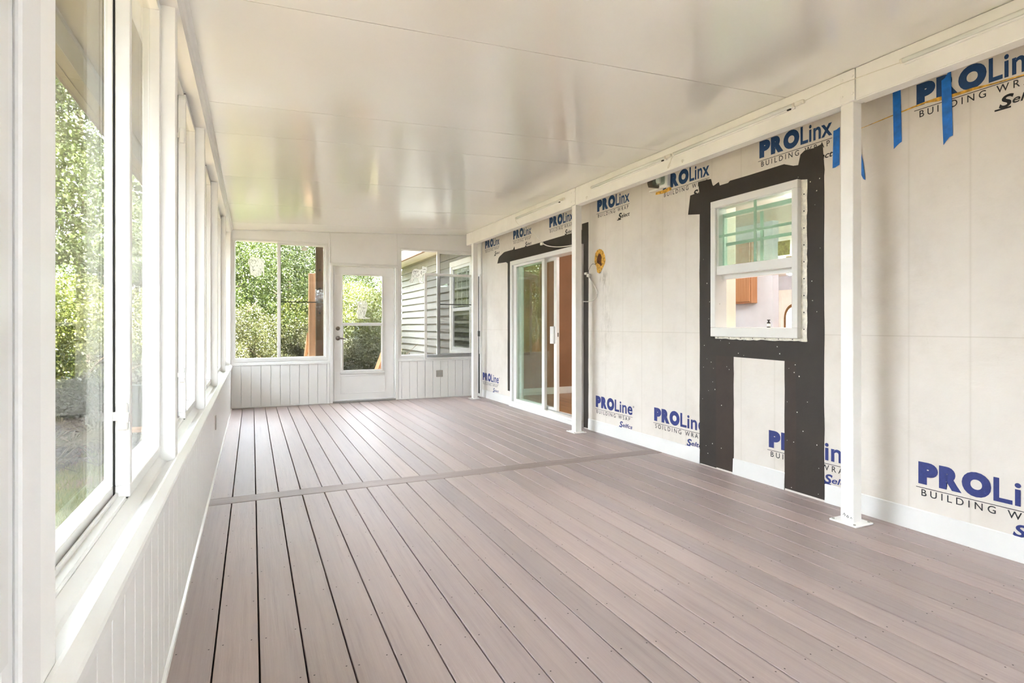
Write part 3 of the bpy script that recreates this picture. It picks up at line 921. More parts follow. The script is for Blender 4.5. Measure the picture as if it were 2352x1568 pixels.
def smooth_pts(p, n=6):
    out = []
    for i in range(len(p) - 1):
        p0 = Vector(p[max(i - 1, 0)]); p1 = Vector(p[i]); p2 = Vector(p[i + 1]); p3 = Vector(p[min(i + 2, len(p) - 1)])
        for k in range(n):
            t = k / n
            out.append(0.5 * ((2 * p1) + (-p0 + p2) * t + (2 * p0 - 5 * p1 + 4 * p2 - p3) * t * t + (-p0 + 3 * p1 - 3 * p2 + p3) * t ** 3))
    out.append(Vector(p[-1]))
    return out
G().tube(smooth_pts([(XR - .012, 5.36, 1.71), (XR - .02, 5.29, 1.665), (XR - .02, 5.21, 1.58), (XR - .02, 5.17, 1.508), (XR - .02, 5.20, 1.455), (XR - .015, 5.32, 1.430), (XR - .01, 5.48, 1.434), (XR - .01, 5.60, 1.45)]), 0.0055, 6).build('jacket', M['cable'], cord, True)
G().tube(smooth_pts([(XR - .005, 5.17, 1.86), (XR - .02, 5.20, 1.83), (XR - .02, 5.27, 1.835), (XR - .03, 5.32, 1.77), (XR - .02, 5.34, 1.73)]), 0.002, 5).build('wire', M['gasket'], cord, True)
g = G().box((XR - .035, 5.31, 1.70), (XR - .010, 5.36, 1.735), 0.004).box((XR - .035, 5.36, 1.73), (XR - .012, 5.41, 1.755), 0.004)
g.build('plug', M['cable'], cord)
cord2 = thing('cable_lead', 'short white cable with plug across the black tape above the sliding door', 'cable', (XR, 6.1, 2.1))
G().tube(smooth_pts([(XR - .02, 6.43, 2.218), (XR - .02, 6.275, 2.166), (XR - .02, 6.02, 2.122), (XR - .02, 5.73, 2.101), (XR - .02, 5.55, 2.105)]), 0.006, 6).build('jacket', M['cable'], cord2, True)
box('plug', (XR - .03, 6.42, 2.20), (XR - .008, 6.49, 2.235), M['cable'], cord2, 0.006)

# black flashing tape
def tape_set(label, loc, strips):
    t = thing('flashing_tape', label, 'tape', loc)
    for k, (poly, d) in enumerate(strips):
        G().prism(poly, 0, XR - d, XR - 0.0003).build('tape_strip', M['tape2'] if d == 0.0018 else M['tape'], t)
    return t
def rag(y0, y1, z0, z1, j=0.003, n=14):
    """rectangle with slightly uneven long (vertical) edges"""
    L = [(y0 + random.uniform(-j, j), z0 + (z1 - z0) * i / n) for i in range(n + 1)]
    R_ = [(y1 + random.uniform(-j, j), z1 - (z1 - z0) * i / n) for i in range(n + 1)]
    return L + R_
tape_set('dark flashing tape framing the kitchen window and running down to the floor', (XR, 3.1, 0), [
    (rag(3.645, 3.46, 0.006, 2.24), 0.0022),
    (rag(2.72, 2.508, 0.012, 2.20), 0.0022),
    (rag(3.464, 3.276, 0.012, 1.09, 0.0015), 0.0018),
    (rag(2.812, 2.700, 0.012, 1.09, 0.0015), 0.0018),
    ([(3.47, 0.918), (2.70, 0.908), (2.70, 1.09), (3.47, 1.09)], 0.0026),
    ([(3.781, 2.116), (3.755, 2.276), (3.70, 2.279), (3.646, 2.275), (3.661, 2.37), (3.60, 2.368), (3.517, 2.362), (3.500, 2.31), (3.488, 2.298), (3.431, 2.317), (3.422, 2.287), (3.331, 2.287), (3.313, 2.30), (3.124, 2.298), (2.816, 2.301), (2.74, 2.27), (2.701, 2.265), (2.684, 2.332), (2.65, 2.352), (2.585, 2.348), (2.521, 2.359), (2.506, 2.183), (2.515, 2.07), (2.66, 2.10), (2.66, 2.14), (3.47, 2.14), (3.479, 2.072), (3.636, 2.094)], 0.0034)])
tape_set('dark flashing tape around the sliding glass door', (XR, 6.4, 0), [
    (rag(7.565, 7.40, 0.205, 2.12), 0.0022),
    (rag(5.507, 5.372, 0.010, 2.32), 0.0022),
    ([(7.948, 2.113), (7.90, 2.19), (7.86, 2.212), (7.70, 2.255), (7.653, 2.258), (7.376, 2.257), (7.331, 2.295), (7.317, 2.249), (6.661, 2.244), (5.73, 2.249), (5.489, 2.253), (5.489, 2.07), (7.43, 2.07), (7.559, 2.075), (7.62, 2.10)], 0.0034)])
# paint specks on the tape
gk = G()
for _ in range(70):
    if random.random() < 0.5: y = random.uniform(2.53, 2.80)
    else: y = random.choice([random.uniform(3.30, 3.62), random.uniform(3.30, 3.62), random.uniform(3.30, 3.62), random.uniform(2.85, 3.25)])
    z = random.uniform(0.03, 2.20)
    if 2.81 < y < 3.276 and not (0.93 < z < 1.05): z = random.uniform(0.93, 1.05)
    r = random.uniform(0.0018, 0.0045)
    gk.raw([(XR - 0.0040, y + r * math.cos(t), z + r * random.uniform(.7, 1.3) * math.sin(t)) for t in (i * math.pi / 3 for i in range(6))], [(0, 1, 2, 3, 4, 5)])
sk = gk.build('paint_specks', M['cable'], wr); sk['kind'] = 'stuff'

# blue painter's tape
def blue(label, poly):
    o = G().prism(poly, 0, XR - 0.0050, XR - 0.0040).build('painters_tape', M['blue'])
    return tag(o, label, 'tape', "strips of blue painter's tape")
blue("long blue tape strip under the beam, first one right of the nearest post", [(2.070, 2.556), (2.026, 2.560), (2.020, 2.30), (2.019, 2.224), (2.036, 2.216), (2.050, 2.205), (2.063, 2.194), (2.067, 2.40)])
blue("long blue tape strip stuck over the second letter of the nearest upper logo", [(1.812, 2.495), (1.795, 2.502), (1.784, 2.520), (1.766, 2.543), (1.762, 2.40), (1.757, 2.179), (1.772, 2.176), (1.788, 2.160), (1.802, 2.141), (1.808, 2.30)])
blue("short blue tape strip just left of the nearest post", [(2.441, 2.418), (2.420, 2.420), (2.397, 2.430), (2.399, 2.30), (2.400, 2.189), (2.415, 2.184), (2.428, 2.178), (2.447, 2.178), (2.444, 2.30)])
blue("thin sliver of blue tape peeking out right of the nearest post", [(2.300, 2.30), (2.262, 2.24), (2.246, 2.17), (2.232, 2.052), (2.244, 2.06), (2.262, 2.10), (2.300, 2.10)])

# flood light
fl = thing('flood_light', 'small white and glass wall light tucked under the beam', 'wall light', (XR, 4.1, 2.42))
box('back_plate', (XR - 0.045, 4.004, 2.412), (XR, 4.125, 2.570), M['post'], fl, 0.006)
G().prism([(4.11, 2.42), (4.13, 2.415), (4.17, 2.425), (4.185, 2.46), (4.185, 2.55), (4.11, 2.56)], 0, XR - 0.12, XR - 0.035).build('housing', M['nickel'], fl)
box('lens', (XR - 0.135, 4.020, 2.430), (XR - 0.046, 4.108, 2.550), M['glassdirty'], fl, 0.012)
G().lathe([(0.018, 0), (0.026, 0.02), (0.026, 0.05), (0.012, 0.07)], (XR - 0.09, 4.065, 2.44), 2, 12).build('bulb', M['clear'], fl, True)
box('bracket', (XR - 0.05, 4.125, 2.405), (XR - 0.01, 4.255, 2.42), M['post'], fl, 0.003)

# sliding glass door (door_2)
d2 = thing('door_2', 'white sliding glass door standing half open in the wrapped wall', 'door', (XR, 6.45, 0), kind='structure')
y0, y1, zt = SL[0], SL[1], SL[3]
ring(G(), 0, XR - 0.030, XR + 0.13, y0, y1, 0.0, zt, 0.055, 0.062, 0.075, 0.060, 0.003).build('frame', M['vinyl'], d2)
box('frame_lip', (XR - 0.042, y0 - 0.01, 0.0), (XR - 0.028, y1 + 0.012, 0.050), M['vinyl'], d2, 0.003)
fx = ring(G(), 0, XR + 0.005, XR + 0.045, 6.432, y1 - 0.050, 0.070, zt - 0.05, 0.072, 0.090, 0.045, 0.040, 0.003).build('fixed_panel', M['vinyl'], d2)
box('pane', (XR + 0.022, 6.495, 0.105), (XR + 0.028, y1 - 0.13, zt - 0.085), M['glassgreen'], fx)
sl = ring(G(), 0, XR + 0.060, XR + 0.100, 6.205, 7.30, 0.070, zt - 0.05, 0.075, 0.070, 0.050, 0.050, 0.003).build('sliding_panel', M['vinyl'], d2)
box('pane', (XR + 0.077, 6.27, 0.115), (XR + 0.083, 7.24, zt - 0.095), M['glassgreen'], sl)
box('handle', (XR + 0.030, 6.250, 0.93), (XR + 0.060, 6.330, 1.15), M['vinyl'], sl, 0.004)
box('lock_slot', (XR + 0.070, 6.2035, 1.02), (XR + 0.088, 6.2055, 1.07), M['nickel'], sl)
box('threshold_track', (XR + 0.045, y0 + 0.05, 0.074), (XR + 0.058, 6.4, 0.086), M['grey'], d2)

# single hung kitchen window
kw = thing('window_%d' % wn, 'white single hung kitchen window with mint grille, lower half open', 'window', (XR, 3.08, 1.07), kind='structure')
wn += 1
ring(G(), 0, XR - 0.042, XR + 0.085, 2.676, 3.482, 1.072, 2.160, 0.048, 0.052, 0.072, 0.056, 0.003).build('frame', M['vinyl'], kw)
us = ring(G(), 0, XR - 0.026, XR + 0.012, 2.715, 3.436, 1.565, 2.110, 0.012, 0.012, 0.070, 0.010, 0.002).build('upper_sash', M['vinyl'], kw)
box('pane', (XR - 0.010, 2.725, 1.628), (XR - 0.005, 3.426, 2.102), M['glassdirty'], us)
g = G().box((XR - 0.004, 3.058, 1.633), (XR + 0.004, 3.080, 2.100)).build('grille_bar', M['mint'], us)
box('grille_bar', (XR - 0.003, 2.727, 1.866), (XR + 0.003, 3.424, 1.886), M['mint'], us)
box('sticker', (XR - 0.0125, 2.760, 1.655), (XR - 0.0102, 2.858, 1.758), M['sticker'], us)
ls = ring(G(), 0, XR + 0.040, XR + 0.075, 2.705, 3.45, 1.585, 2.060, 0.030, 0.036, 0.05, 0.030, 0.002).build('raised_sash', M['mint'], kw)
box('pane', (XR + 0.055, 2.75, 1.63), (XR + 0.060, 3.41, 2.02), M['glassdirty'], ls)
box('grille_bar', (XR + 0.054, 3.045, 1.63), (XR + 0.062, 3.072, 2.02), M['mint'], ls)
box('grille_bar', (XR + 0.055, 2.75, 1.80), (XR + 0.061, 3.41, 1.824), M['mint'], ls)
box('lift_rail', (XR + 0.030, 2.72, 1.532), (XR + 0.078, 3.43, 1.583), M['vinyl'], ls, 0.003)
gf = G()
ptsL = [(2.690, 1.060)] + [(2.632 + random.uniform(-.004, .003), 1.050 + 1.1 * i / 26) for i in range(27)] + [(2.690, 2.16)]
gf.prism(ptsL, 0, XR - 0.006, XR - 0.0035)
ptsB = [(3.47, 1.085)] + [(3.465 - 0.83 * i / 26, 1.052 + random.uniform(-.004, .004)) for i in range(27)] + [(2.635, 1.085)]
gf.prism(ptsB, 0, XR - 0.0062, XR - 0.0036)
gf.build('nailing_flange', M['flange'], kw)
gn = G()
for i in range(9):
    z = 1.13 + i * 0.115
    gn.box((XR - 0.008, 2.650, z), (XR - 0.0055, 2.657, z + 0.008))
for i in range(7):
    y = 2.74 + i * 0.115
    gn.box((XR - 0.008, y, 1.060), (XR - 0.0055, y + 0.007, 1.066))
gn.build('nail_heads', M['gasket'], kw)['kind'] = 'stuff'
box('stool', (XR + 0.08, 2.66, 1.115), (XR + 0.22, 3.50, 1.145), M['intrim'], kw, 0.003)
bt = thing('soap_bottle', 'tiny black and white bottle on the kitchen window stool', 'bottle', (XR + 0.17, 3.095, 1.145))
G().lathe([(0.013, 0), (0.013, 0.036), (0.006, 0.044), (0.006, 0.052), (0.012, 0.054), (0.012, 0.060)], (XR + 0.17, 3.095, 1.145), 2, 12).build('body', M['bottle_black'], bt, True)
G().lathe([(0.0138, 0.008), (0.0138, 0.030)], (XR + 0.17, 3.095, 1.145), 2, 12).build('label_band', M['cable'], bt)

# ------------------------------------------------------------------ posts and beam along the wrapped wall
BX0, BX1, BZ0 = 3.165, 3.255, 2.465
PY = [(2.150, 2.228, 'nearest'), (5.252, 5.334, 'middle'), (8.360, 8.442, 'farthest')]
for ya, yb, nm in PY:
    p = thing('porch_post', '%s square white post standing in front of the wrapped wall' % nm, 'post', (3.218, (ya + yb) / 2, 0), 'white posts under the beam')
    box('shaft', (3.180, ya, 0.008), (3.256, yb, BZ0 + 0.002), M['post'], p, 0.003)
    box('head_plate', (3.160, ya - 0.022, BZ0 - 0.0), (3.256, yb - 0.012, ceil_z(3.16) - 0.003), M['post'], p, 0.002)
    box('base_plate', (3.135, ya - 0.048, 0.0), (3.292, yb + 0.040, 0.010), M['post'], p, 0.002)
    for y in (ya - 0.010, yb - 0.024):
        for z in (BZ0 + 0.04, BZ0 + 0.14):
            G().lathe([(0.007, 0), (0.007, -0.004), (0.003, -0.005)], (3.160, y, z), 0, 8).build('bolt', M['post'], p)
    for (x, y) in ((3.148, ya - 0.03), (3.275, ya - 0.03), (3.148, yb + 0.022)):
        G().lathe([(0.007, 0), (0.007, 0.005), (0.003, 0.006)], (x, y, 0.010), 2, 8).build('bolt', M['steel'], p)
g = G().tube([(3.1785, 2.212, 0.040), (3.1785, 2.204, 0.052), (3.1785, 2.197, 0.040), (3.1785, 2.204, 0.034)], 0.0012, 4)
g.tube([(3.1785, 2.190, 0.036), (3.1785, 2.182, 0.046), (3.1785, 2.175, 0.036), (3.1785, 2.182, 0.030), (3.1785, 2.190, 0.036)], 0.0012, 4)
g.tube([(3.1785, 2.168, 0.030), (3.1785, 2.160, 0.040), (3.1785, 2.156, 0.030)], 0.0012, 4)
pen = g.build('pen_scrawl', M['ink'], bpy.data.objects['porch_post'])
beam = [(YN, 2.124, 'beam section nearest the camera, right of the nearest post'), (2.218, 5.226, 'beam section between the nearest and middle posts'), (5.324, 8.336, 'beam section between the middle and farthest posts'), (8.432, 8.63, 'short beam stub beyond the farthest post')]
for a, b, lb in beam:
    bo = thing('beam', 'white box ' + lb, 'beam', (3.2, (a + b) / 2, BZ0), 'white beam sections under the ceiling')
    zt0, zt1 = ceil_z(BX0) - 0.002, ceil_z(BX1) - 0.002
    g = G().prism([(BX0, BZ0), (BX1, BZ0), (BX1, zt1), (BX0, zt0)], 1, a, b)
    g.build('face', M['post'], bo)
    box('bottom_lip', (BX0 + 0.004, a, BZ0 - 0.006), (BX1 - 0.006, b, BZ0), M['post'], bo)
# tube lights on the beam
tubes = [(6.681, 5.503, 'farthest slim tube light clipped to the beam'), (4.872, 3.748, 'slim tube light left of the pull cord on the beam'), (3.641, 2.517, 'slim tube light between the pull cord and the nearest post'), (1.853, 0.67, 'nearest slim tube light clipped to the beam, cut by the frame')]
ZT = 2.566
for a, b, lb in tubes:
    t = thing('tube_light', lb, 'tube light', (BX0, (a + b) / 2, ZT), 'slim tube lights on the beam')
    G().tube([(BX0 - 0.026, a, ZT), (BX0 - 0.026, b, ZT)], 0.0125, 12).build('diffuser', M['clear'], t, True)
    box('channel', (BX0 - 0.020, b, ZT - 0.018), (BX0, a, ZT + 0.016), M['post'], t, 0.003)
    G().lathe([(0.0135, 0), (0.0135, 0.012)], (BX0 - 0.026, a - 0.004, ZT), 1, 12).build('end_cap', M['cable'], t)
    G().lathe([(0.0135, 0), (0.0135, 0.014)], (BX0 - 0.026, b - 0.010, ZT), 1, 12).build('end_cap', M['cable'], t)
    box('connector', (BX0 - 0.036, b - 0.075, ZT - 0.012), (BX0 - 0.012, b - 0.012, ZT + 0.012), M['cable'], t, 0.004)
    box('switch', (BX0 - 0.030, b + 0.02, ZT - 0.022), (BX0 - 0.020, b + 0.045, ZT - 0.014), M['gasket'], t)
pc = thing('pull_cord', 'thin looped cord hanging between two tube lights on the beam', 'cord', (BX0, 3.68, 2.47))
G().tube(smooth_pts([(BX0 - .02, 3.675, ZT), (BX0 - .022, 3.68, 2.53), (BX0 - .02, 3.70, 2.485), (BX0 - .02, 3.72, 2.470), (BX0 - .02, 3.715, 2.49), (BX0 - .02, 3.66, 2.55)]), 0.0022, 5).build('cord', M['cable'], pc, True)
wc = thing('lamp_wire', 'thin white wire running along the beam past the nearest post', 'cable', (BX0, 2.2, ZT))
G().tube(smooth_pts([(BX0 - .015, 2.45, ZT + .004), (BX0 - .012, 2.34, ZT + .012), (BX0 - .014, 2.20, ZT + .016), (BX0 - .014, 2.05, ZT + .010), (BX0 - .014, 1.86, ZT)]), 0.0022, 5).build('wire', M['cable'], wc, True)
wc = thing('lamp_wire', 'thin white wire drooping from the farthest tube light to the tape', 'cable', (BX0, 6.6, 2.4))
G().tube(smooth_pts([(BX0 - .02, 6.70, ZT), (BX0 - .03, 6.67, 2.52), (BX0 + .02, 6.62, 2.45), (BX0 + .12, 6.52, 2.38), (XR - .02, 6.45, 2.23)]), 0.0028, 5).build('wire', M['cable'], wc, True)
for y, lb in ((3.552, 'small white hook on the beam below the pull cord'), (4.985, 'small white hook on the beam beside the middle post'), (2.90, None)):
    if lb is None: continue
    h = G().tube(smooth_pts([(BX0, y, 2.495), (BX0 - .018, y, 2.495), (BX0 - .022, y, 2.482), (BX0 - .020, y - .006, 2.472), (BX0 - .018, y - .012, 2.482)]), 0.0022, 6).build('cup_hook', M['cable'], None, True)
    tag(h, lb, 'hook')

# ------------------------------------------------------------------ inside the house
ho = thing('house_interior', 'rooms of the house seen through the kitchen window and sliding door', 'room', (8, 5, 0), kind='structure')
X1, X9, YA, YB = XR + 0.15, 12.6, -1.6, 12.5
fl_me = G().box((0, 0, -0.03), (0.12, 9.9, 0.0), 0.001).mesh('oak_board')
for k in range(26):
    o = link('oak_board', fl_me, M['woodfloor'], ho); o.location = (X1 + k * 0.1215, -1.5, 0.0)
box('inner_floor', (X1, YA, -0.08), (X9, YB, -0.032), M['woodfloor'], ho)
box('inner_ceiling', (X1, YA, 2.45), (X9, YB, 2.50), M['inceil'], ho)
box('brown_wall', (X1, 8.42, 0.0), (5.79, 8.52, 2.45), M['brownwall'], ho)
box('inner_baseboard', (X1, 8.404, 0.0), (5.79, 8.42, 0.115), M['intrim'], ho, 0.003)
box('lavender_wall', (5.80, 4.94, 0.0), (5.90, 8.52, 2.45), M['lavender'], ho)
box('peach_stub', (XR + 0.09, 3.440, 1.146), (3.613, 3.80, 2.45), M['peach'], ho)
wall_boxes(0, X9, X9 + 0.1, YA, YB, 0, 2.45, []).build('front_wall', M['lavender'], ho)
box('end_wall', (X1, YA - 0.1, 0.0), (X9, YA, 2.45), M['lavender'], ho)
box('end_wall', (X1, YB, 0.0), (X9, YB + 0.1, 2.45), M['lavender'], ho)
box('inner_lining', (XR + 0.150, YF + 0.15, 0.0), (XR + 0.16, YB, 2.45), M['lavender'], ho)
cb = thing('wall_cabinet', 'brown wooden wall cabinet seen through the open kitchen window', 'cabinet', (5.84, 5.55, 1.44))
box('carcass', (5.70, 5.172, 1.445), (5.80, 6.05, 2.25), M['cabinet'], cb, 0.003)
box('cabinet_door', (5.682, 5.19, 1.462), (5.70, 5.60, 2.235), M['cabinet'], cb, 0.004)
box('cabinet_door', (5.682, 5.62, 1.462), (5.70, 6.04, 2.235), M['cabinet'], cb, 0.004)
fd = thing('door_3', 'white front door with brass arched glass far inside the house', 'door', (12.55, 10.0, 0), kind='structure')
ring(G(), 0, X9 - 0.03, X9 + 0.0, 9.43, 10.52, -0.0, 2.09, 0.08, 0.08, 0.001, 0.08).build('door_casing', M['intrim'], fd)
box('door_slab', (X9 - 0.02, 9.51, 0.0), (X9 - 0.001, 10.44, 2.01), M['intrim'], fd)
def arch(yc, r, z0, zs, n=14):
    return [(yc + r, z0)] + [(yc + r * math.cos(math.pi * i / n), zs + r * 1.25 * math.sin(math.pi * i / n)) for i in range(n + 1)] + [(yc - r, z0)]
G().prism(arch(10.07, 0.29, 0.45, 1.36), 0, X9 - 0.030, X9 - 0.022).build('arched_frame', M['brass'], fd)
G().prism(arch(10.07, 0.225, 0.52, 1.36), 0, X9 - 0.034, X9 - 0.031).build('arched_glass', M['daylit'], fd)
lp = thing('ceiling_lamp', 'glowing globe lamp inside the house behind the kitchen window', 'lamp', (9.1, 7.37, 2.45))
G().lathe([(0.07, 0.0), (0.07, -0.02), (0.015, -0.03), (0.012, -0.20)], (9.1, 7.37, 2.45), 2, 14).build('canopy', M['brass'], lp, True)
G().lathe([(0.02, 0.07), (0.055, 0.045), (0.075, 0.0), (0.055, -0.05), (0.01, -0.07)], (9.1, 7.37, 2.17), 2, 16).build('globe', M['bulb'], lp, True)
def point(name, loc, e, r=0.08, c=(1, 0.86, 0.68)):
    d = bpy.data.lights.new(name, 'POINT'); d.energy = e; d.shadow_soft_size = r; d.color = c
    o = bpy.data.objects.new(name, d); COL.objects.link(o); o.location = loc
    return o
point('globe_light', (9.1, 7.37, 2.05), 150, 0.08, (1, 0.97, 0.93))
point('kitchen_fill_light', (4.6, 3.3, 2.30), 42, 0.12, (1, 0.98, 0.96))  # added fill for the kitchen, no fixture belongs to it
point('dining_fill_light', (4.9, 6.4, 2.30), 5, 0.12, (1, 0.95, 0.88))  # added fill to lift the brown wall, no fixture here

# house roof over the rooms
hr = thing('house_roof', 'low house roof with white fascia behind the end window', 'roof', (8, 5, 2.8), kind='structure')
box('roof_slab', (3.10, YA - 0.4, 2.80), (13.4, 14.6, 2.98), M['roof'], hr)
box('soffit_board', (3.05, YF + 0.12, 2.615), (XR + 0.02, 14.4, 2.635), M['fascia'], hr)
box('fascia', (3.02, YF + 0.12, 2.60), (3.05, 14.4, 2.80), M['fascia'], hr)
box('drip_edge', (3.005, YF + 0.12, 2.590), (3.055, 14.4, 2.612), M['brownedge'], hr)

# ------------------------------------------------------------------ neighbouring wing with lap siding
wg = thing('siding_wing', 'beige lap-sided house wall seen through the end window right of the door', 'wall', (XR, 11.5, 0.2), kind='structure')
box('wall_core', (XR + 0.022, YF + 0.12, -0.6), (XR + 0.14, 14.1, 2.75), M['siding'], wg)
sb_me = G().prism([(0.022, -0.006), (-0.008, -0.006), (-0.007, 0.004), (0.018, 0.153), (0.022, 0.153)], 1, 0, 5.15).mesh('siding_board')
for k in range(18):
    o = link('siding_board', sb_me, M['siding'], wg)
    o.location = (XR, YF + 0.15, -0.018 + k * 0.153)
ww = thing('window_%d' % wn, 'white trimmed house window with dark blinds beyond the end wall', 'window', (XR, 9.5, 0.64), kind='structure')
ring(G(), 0, XR - 0.045, XR + 0.02, 8.96, 10.13, 0.60, 2.345, 0.10, 0.10, 0.10, 0.10, 0.004).build('casing', M['fascia'], ww)
ring(G(), 0, XR - 0.030, XR + 0.02, 9.06, 10.03, 0.70, 2.245, 0.05, 0.05, 0.07, 0.05, 0.003).build('frame', M['vinyl'], ww)
box('meeting_rail', (XR - 0.034, 9.06, 1.425), (XR + 0.01, 10.03, 1.485), M['vinyl'], ww, 0.003)
box('pane', (XR - 0.012, 9.10, 0.76), (XR - 0.007, 9.99, 2.20), M['glass'], ww)
for k in range(11):
    box('blind_slat', (XR + 0.0, 9.11, 0.78 + k * 0.056), (XR + 0.008, 9.98, 0.78 + k * 0.056 + 0.044), M['blinds'], ww)
box('dark_backing', (XR + 0.012, 9.08, 0.74), (XR + 0.02, 10.0, 2.22), M['gasket'], ww)
for y in (9.30, 9.56, 9.80):
    box('grille_bar', (XR - 0.006, y, 1.49), (XR - 0.002, y + 0.014, 2.19), M['vinyl'], ww)
box('grille_bar', (XR - 0.006, 9.10, 1.83), (XR - 0.002, 9.99, 1.845), M['vinyl'], ww)

# ------------------------------------------------------------------ stair posts and rails outside the end door
GZ = -0.60
def timber(name, label, cat, loc):
    return thing(name, label, cat, loc)
for (x, y, wx, z1, mat, lb) in ((0.93, 9.02, 0.105, 2.55, 'shadewood', 'tall shade-toned wooden porch post outside, left of the far door'), (2.135, 9.02, 0.075, 2.55, 'shadewood', 'tall shade-toned wooden porch post outside, right of the far door'), (0.862, 9.30, 0.125, 1.975, 'newwood', 'fresh orange wooden stair post outside the left end window')):
    t = timber('wooden_post', lb, 'post', (x, y, GZ))
    box('shaft', (x - wx / 2, y - wx / 2, GZ), (x + wx / 2, y + wx / 2, z1), M[mat], t, 0.006)
    if mat == 'shadewood':
        for z in (1.35, 1.72, 2.0):
            G().lathe([(0.016, 0), (0.016, -0.006), (0.006, -0.010)], (x, y - wx / 2, z), 1, 8).build('bolt', M['gasket'], t)
def rail(label, p, q, wd_, hg, mat):
    d = Vector(q) - Vector(p)
    g = G()
    P, Q = Vector(p), Vector(q)
    sx = Vector((wd_ / 2, 0, 0)); sz = Vector((0, 0, hg / 2))
    v = [P - sx - sz, P + sx - sz, P + sx + sz, P - sx + sz, Q - sx - sz, Q + sx - sz, Q + sx + sz, Q - sx + sz]
    g.raw(v, [(0, 1, 2, 3), (4, 7, 6, 5), (0, 4, 5, 1), (1, 5, 6, 2), (2, 6, 7, 3), (3, 7, 4, 0)])
    o = g.build('stair_rail', M[mat])
    tag(o, label, 'rail')
rail('sloping wooden stair rail below the fresh orange post', (0.80, 9.36, 0.98), (0.80, 10.6, 0.16), 0.04, 0.14, 'newwood')
rail('sloping wooden stair rail seen through the lower door glass', (2.02, 9.10, 0.98), (2.02, 10.9, -0.10), 0.045, 0.16, 'newwood')
st = thing('porch_steps', 'wooden steps going down outside the far door', 'steps', (1.5, 9.8, GZ))
for k in range(4):
    box('tread', (0.95, 8.92 + k * 0.30, -0.06 - k * 0.17), (2.0, 9.23 + k * 0.30, -0.02 - k * 0.17), M['newwood'], st, 0.004)

# ------------------------------------------------------------------ garden
gd = bpy.data.meshes.new('ground')
n = 60
xs = np.linspace(-40, 20, n); yy = np.linspace(-25, 60, n)
vv = [(float(x), float(y), GZ + float(0.05 * math.sin(x * 1.3) * math.cos(y * 0.9)) - 0.05 + max(0.0, (-x - 5) * 0.05) + max(0.0, (y - 15) * 0.05)) for y in yy for x in xs]
ff = [(j * n + i, j * n + i + 1, (j + 1) * n + i + 1, (j + 1) * n + i) for j in range(n - 1) for i in range(n - 1)]
gd.from_pydata(vv, [], ff); gd.update()
tag(link('ground', gd, M['ground']), 'patchy lawn and leaf litter around the porch', 'ground', kind='structure')

def leaf_cloud(name, n, rad, size, asp=0.55, shell=0.55, lumps=9, seed=1, droop=0.0, lr=(0.32, 0.55)):
    r = np.random.default_rng(seed)
    cen = r.normal(size=(lumps, 3)); cen /= np.linalg.norm(cen, axis=1)[:, None]
    cen *= r.uniform(0.30, 0.85, size=(lumps, 1))
    cr_ = r.uniform(lr[0], lr[1], lumps)
    idx = r.integers(0, lumps, n)
    d = r.normal(size=(n, 3)); d /= np.linalg.norm(d, axis=1)[:, None]
    rr = (shell + (1 - shell) * r.random(n))[:, None] * cr_[idx][:, None]
    pos = (cen[idx] + d * rr) * np.array(rad)
    # leaf axes
    u = d + r.normal(scale=0.8, size=(n, 3)); u[:, 2] -= droop
    u /= np.linalg.norm(u, axis=1)[:, None]
    nrm = d * 1.3 + r.normal(scale=0.5, size=(n, 3)); nrm[:, 2] += 0.35
    v = np.cross(nrm, u); v /= (np.linalg.norm(v, axis=1)[:, None] + 1e-9)
    w_ = np.cross(u, v)
    L = (size * r.uniform(0.6, 1.3, n))[:, None]
    W = L * asp * 0.5
    pts = [pos]
    for f, wv in ((0.28, 0.85), (0.62, 0.9)):
        pts.append(pos + u * L * f + v * W * wv + w_ * L * 0.07)
    pts.append(pos + u * L - w_ * L * 0.08)
    for f, wv in ((0.62, 0.9), (0.28, 0.85)):
        pts.append(pos + u * L * f - v * W * wv + w_ * L * 0.07)
    verts = np.stack(pts, 1).reshape(-1, 3)
    me = bpy.data.meshes.new(name)
    me.vertices.add(6 * n); me.vertices.foreach_set('co', verts.astype(np.float32).ravel())
    me.loops.add(6 * n); me.loops.foreach_set('vertex_index', np.arange(6 * n, dtype=np.int32))
    me.polygons.add(n); me.polygons.foreach_set('loop_start', np.arange(0, 6 * n, 6, dtype=np.int32))
    me.polygons.foreach_set('loop_total', np.full(n, 6, dtype=np.int32))
    me.update(calc_edges=True)
    return me
CL = {
    'broad_a': (leaf_cloud('leaves', 46000, (1.9, 1.9, 2.3), 0.046, seed=3, lumps=34, lr=(0.18, 0.34), shell=0.7), 'leaf1'),
    'broad_b': (leaf_cloud('leaves', 46000, (2.1, 2.1, 2.0), 0.046, seed=4, lumps=34, lr=(0.18, 0.34), shell=0.7), 'leaf1'),
    'dark': (leaf_cloud('leaves', 42000, (2.0, 2.0, 2.4), 0.046, seed=5, lumps=34, lr=(0.18, 0.34), shell=0.7), 'leaf2'),
    'lime': (leaf_cloud('leaves', 26000, (1.4, 1.4, 1.2), 0.042, seed=6, lumps=24, lr=(0.18, 0.36), shell=0.7), 'leaf3'),
    'cedar': (leaf_cloud('leaves', 50000, (1.35, 1.35, 1.25), 0.040, asp=0.34, seed=8, lumps=44, lr=(0.14, 0.28), shell=0.6), 'cedar'),
    'shade': (leaf_cloud('leaves', 30000, (2.1, 2.1, 2.2), 0.075, seed=21, lumps=14, shell=0.3), 'leaf4'),
    'hedge': (leaf_cloud('leaves', 40000, (1.7, 1.3, 1.6), 0.050, seed=12, lumps=34, lr=(0.18, 0.34), shell=0.6), 'leaf1'),
    'small': (leaf_cloud('leaves', 14000, (0.9, 0.9, 0.65), 0.048, seed=9, lumps=9), 'leaf2'),
}
for me, mt in CL.values():
    me.materials.append(M[mt])
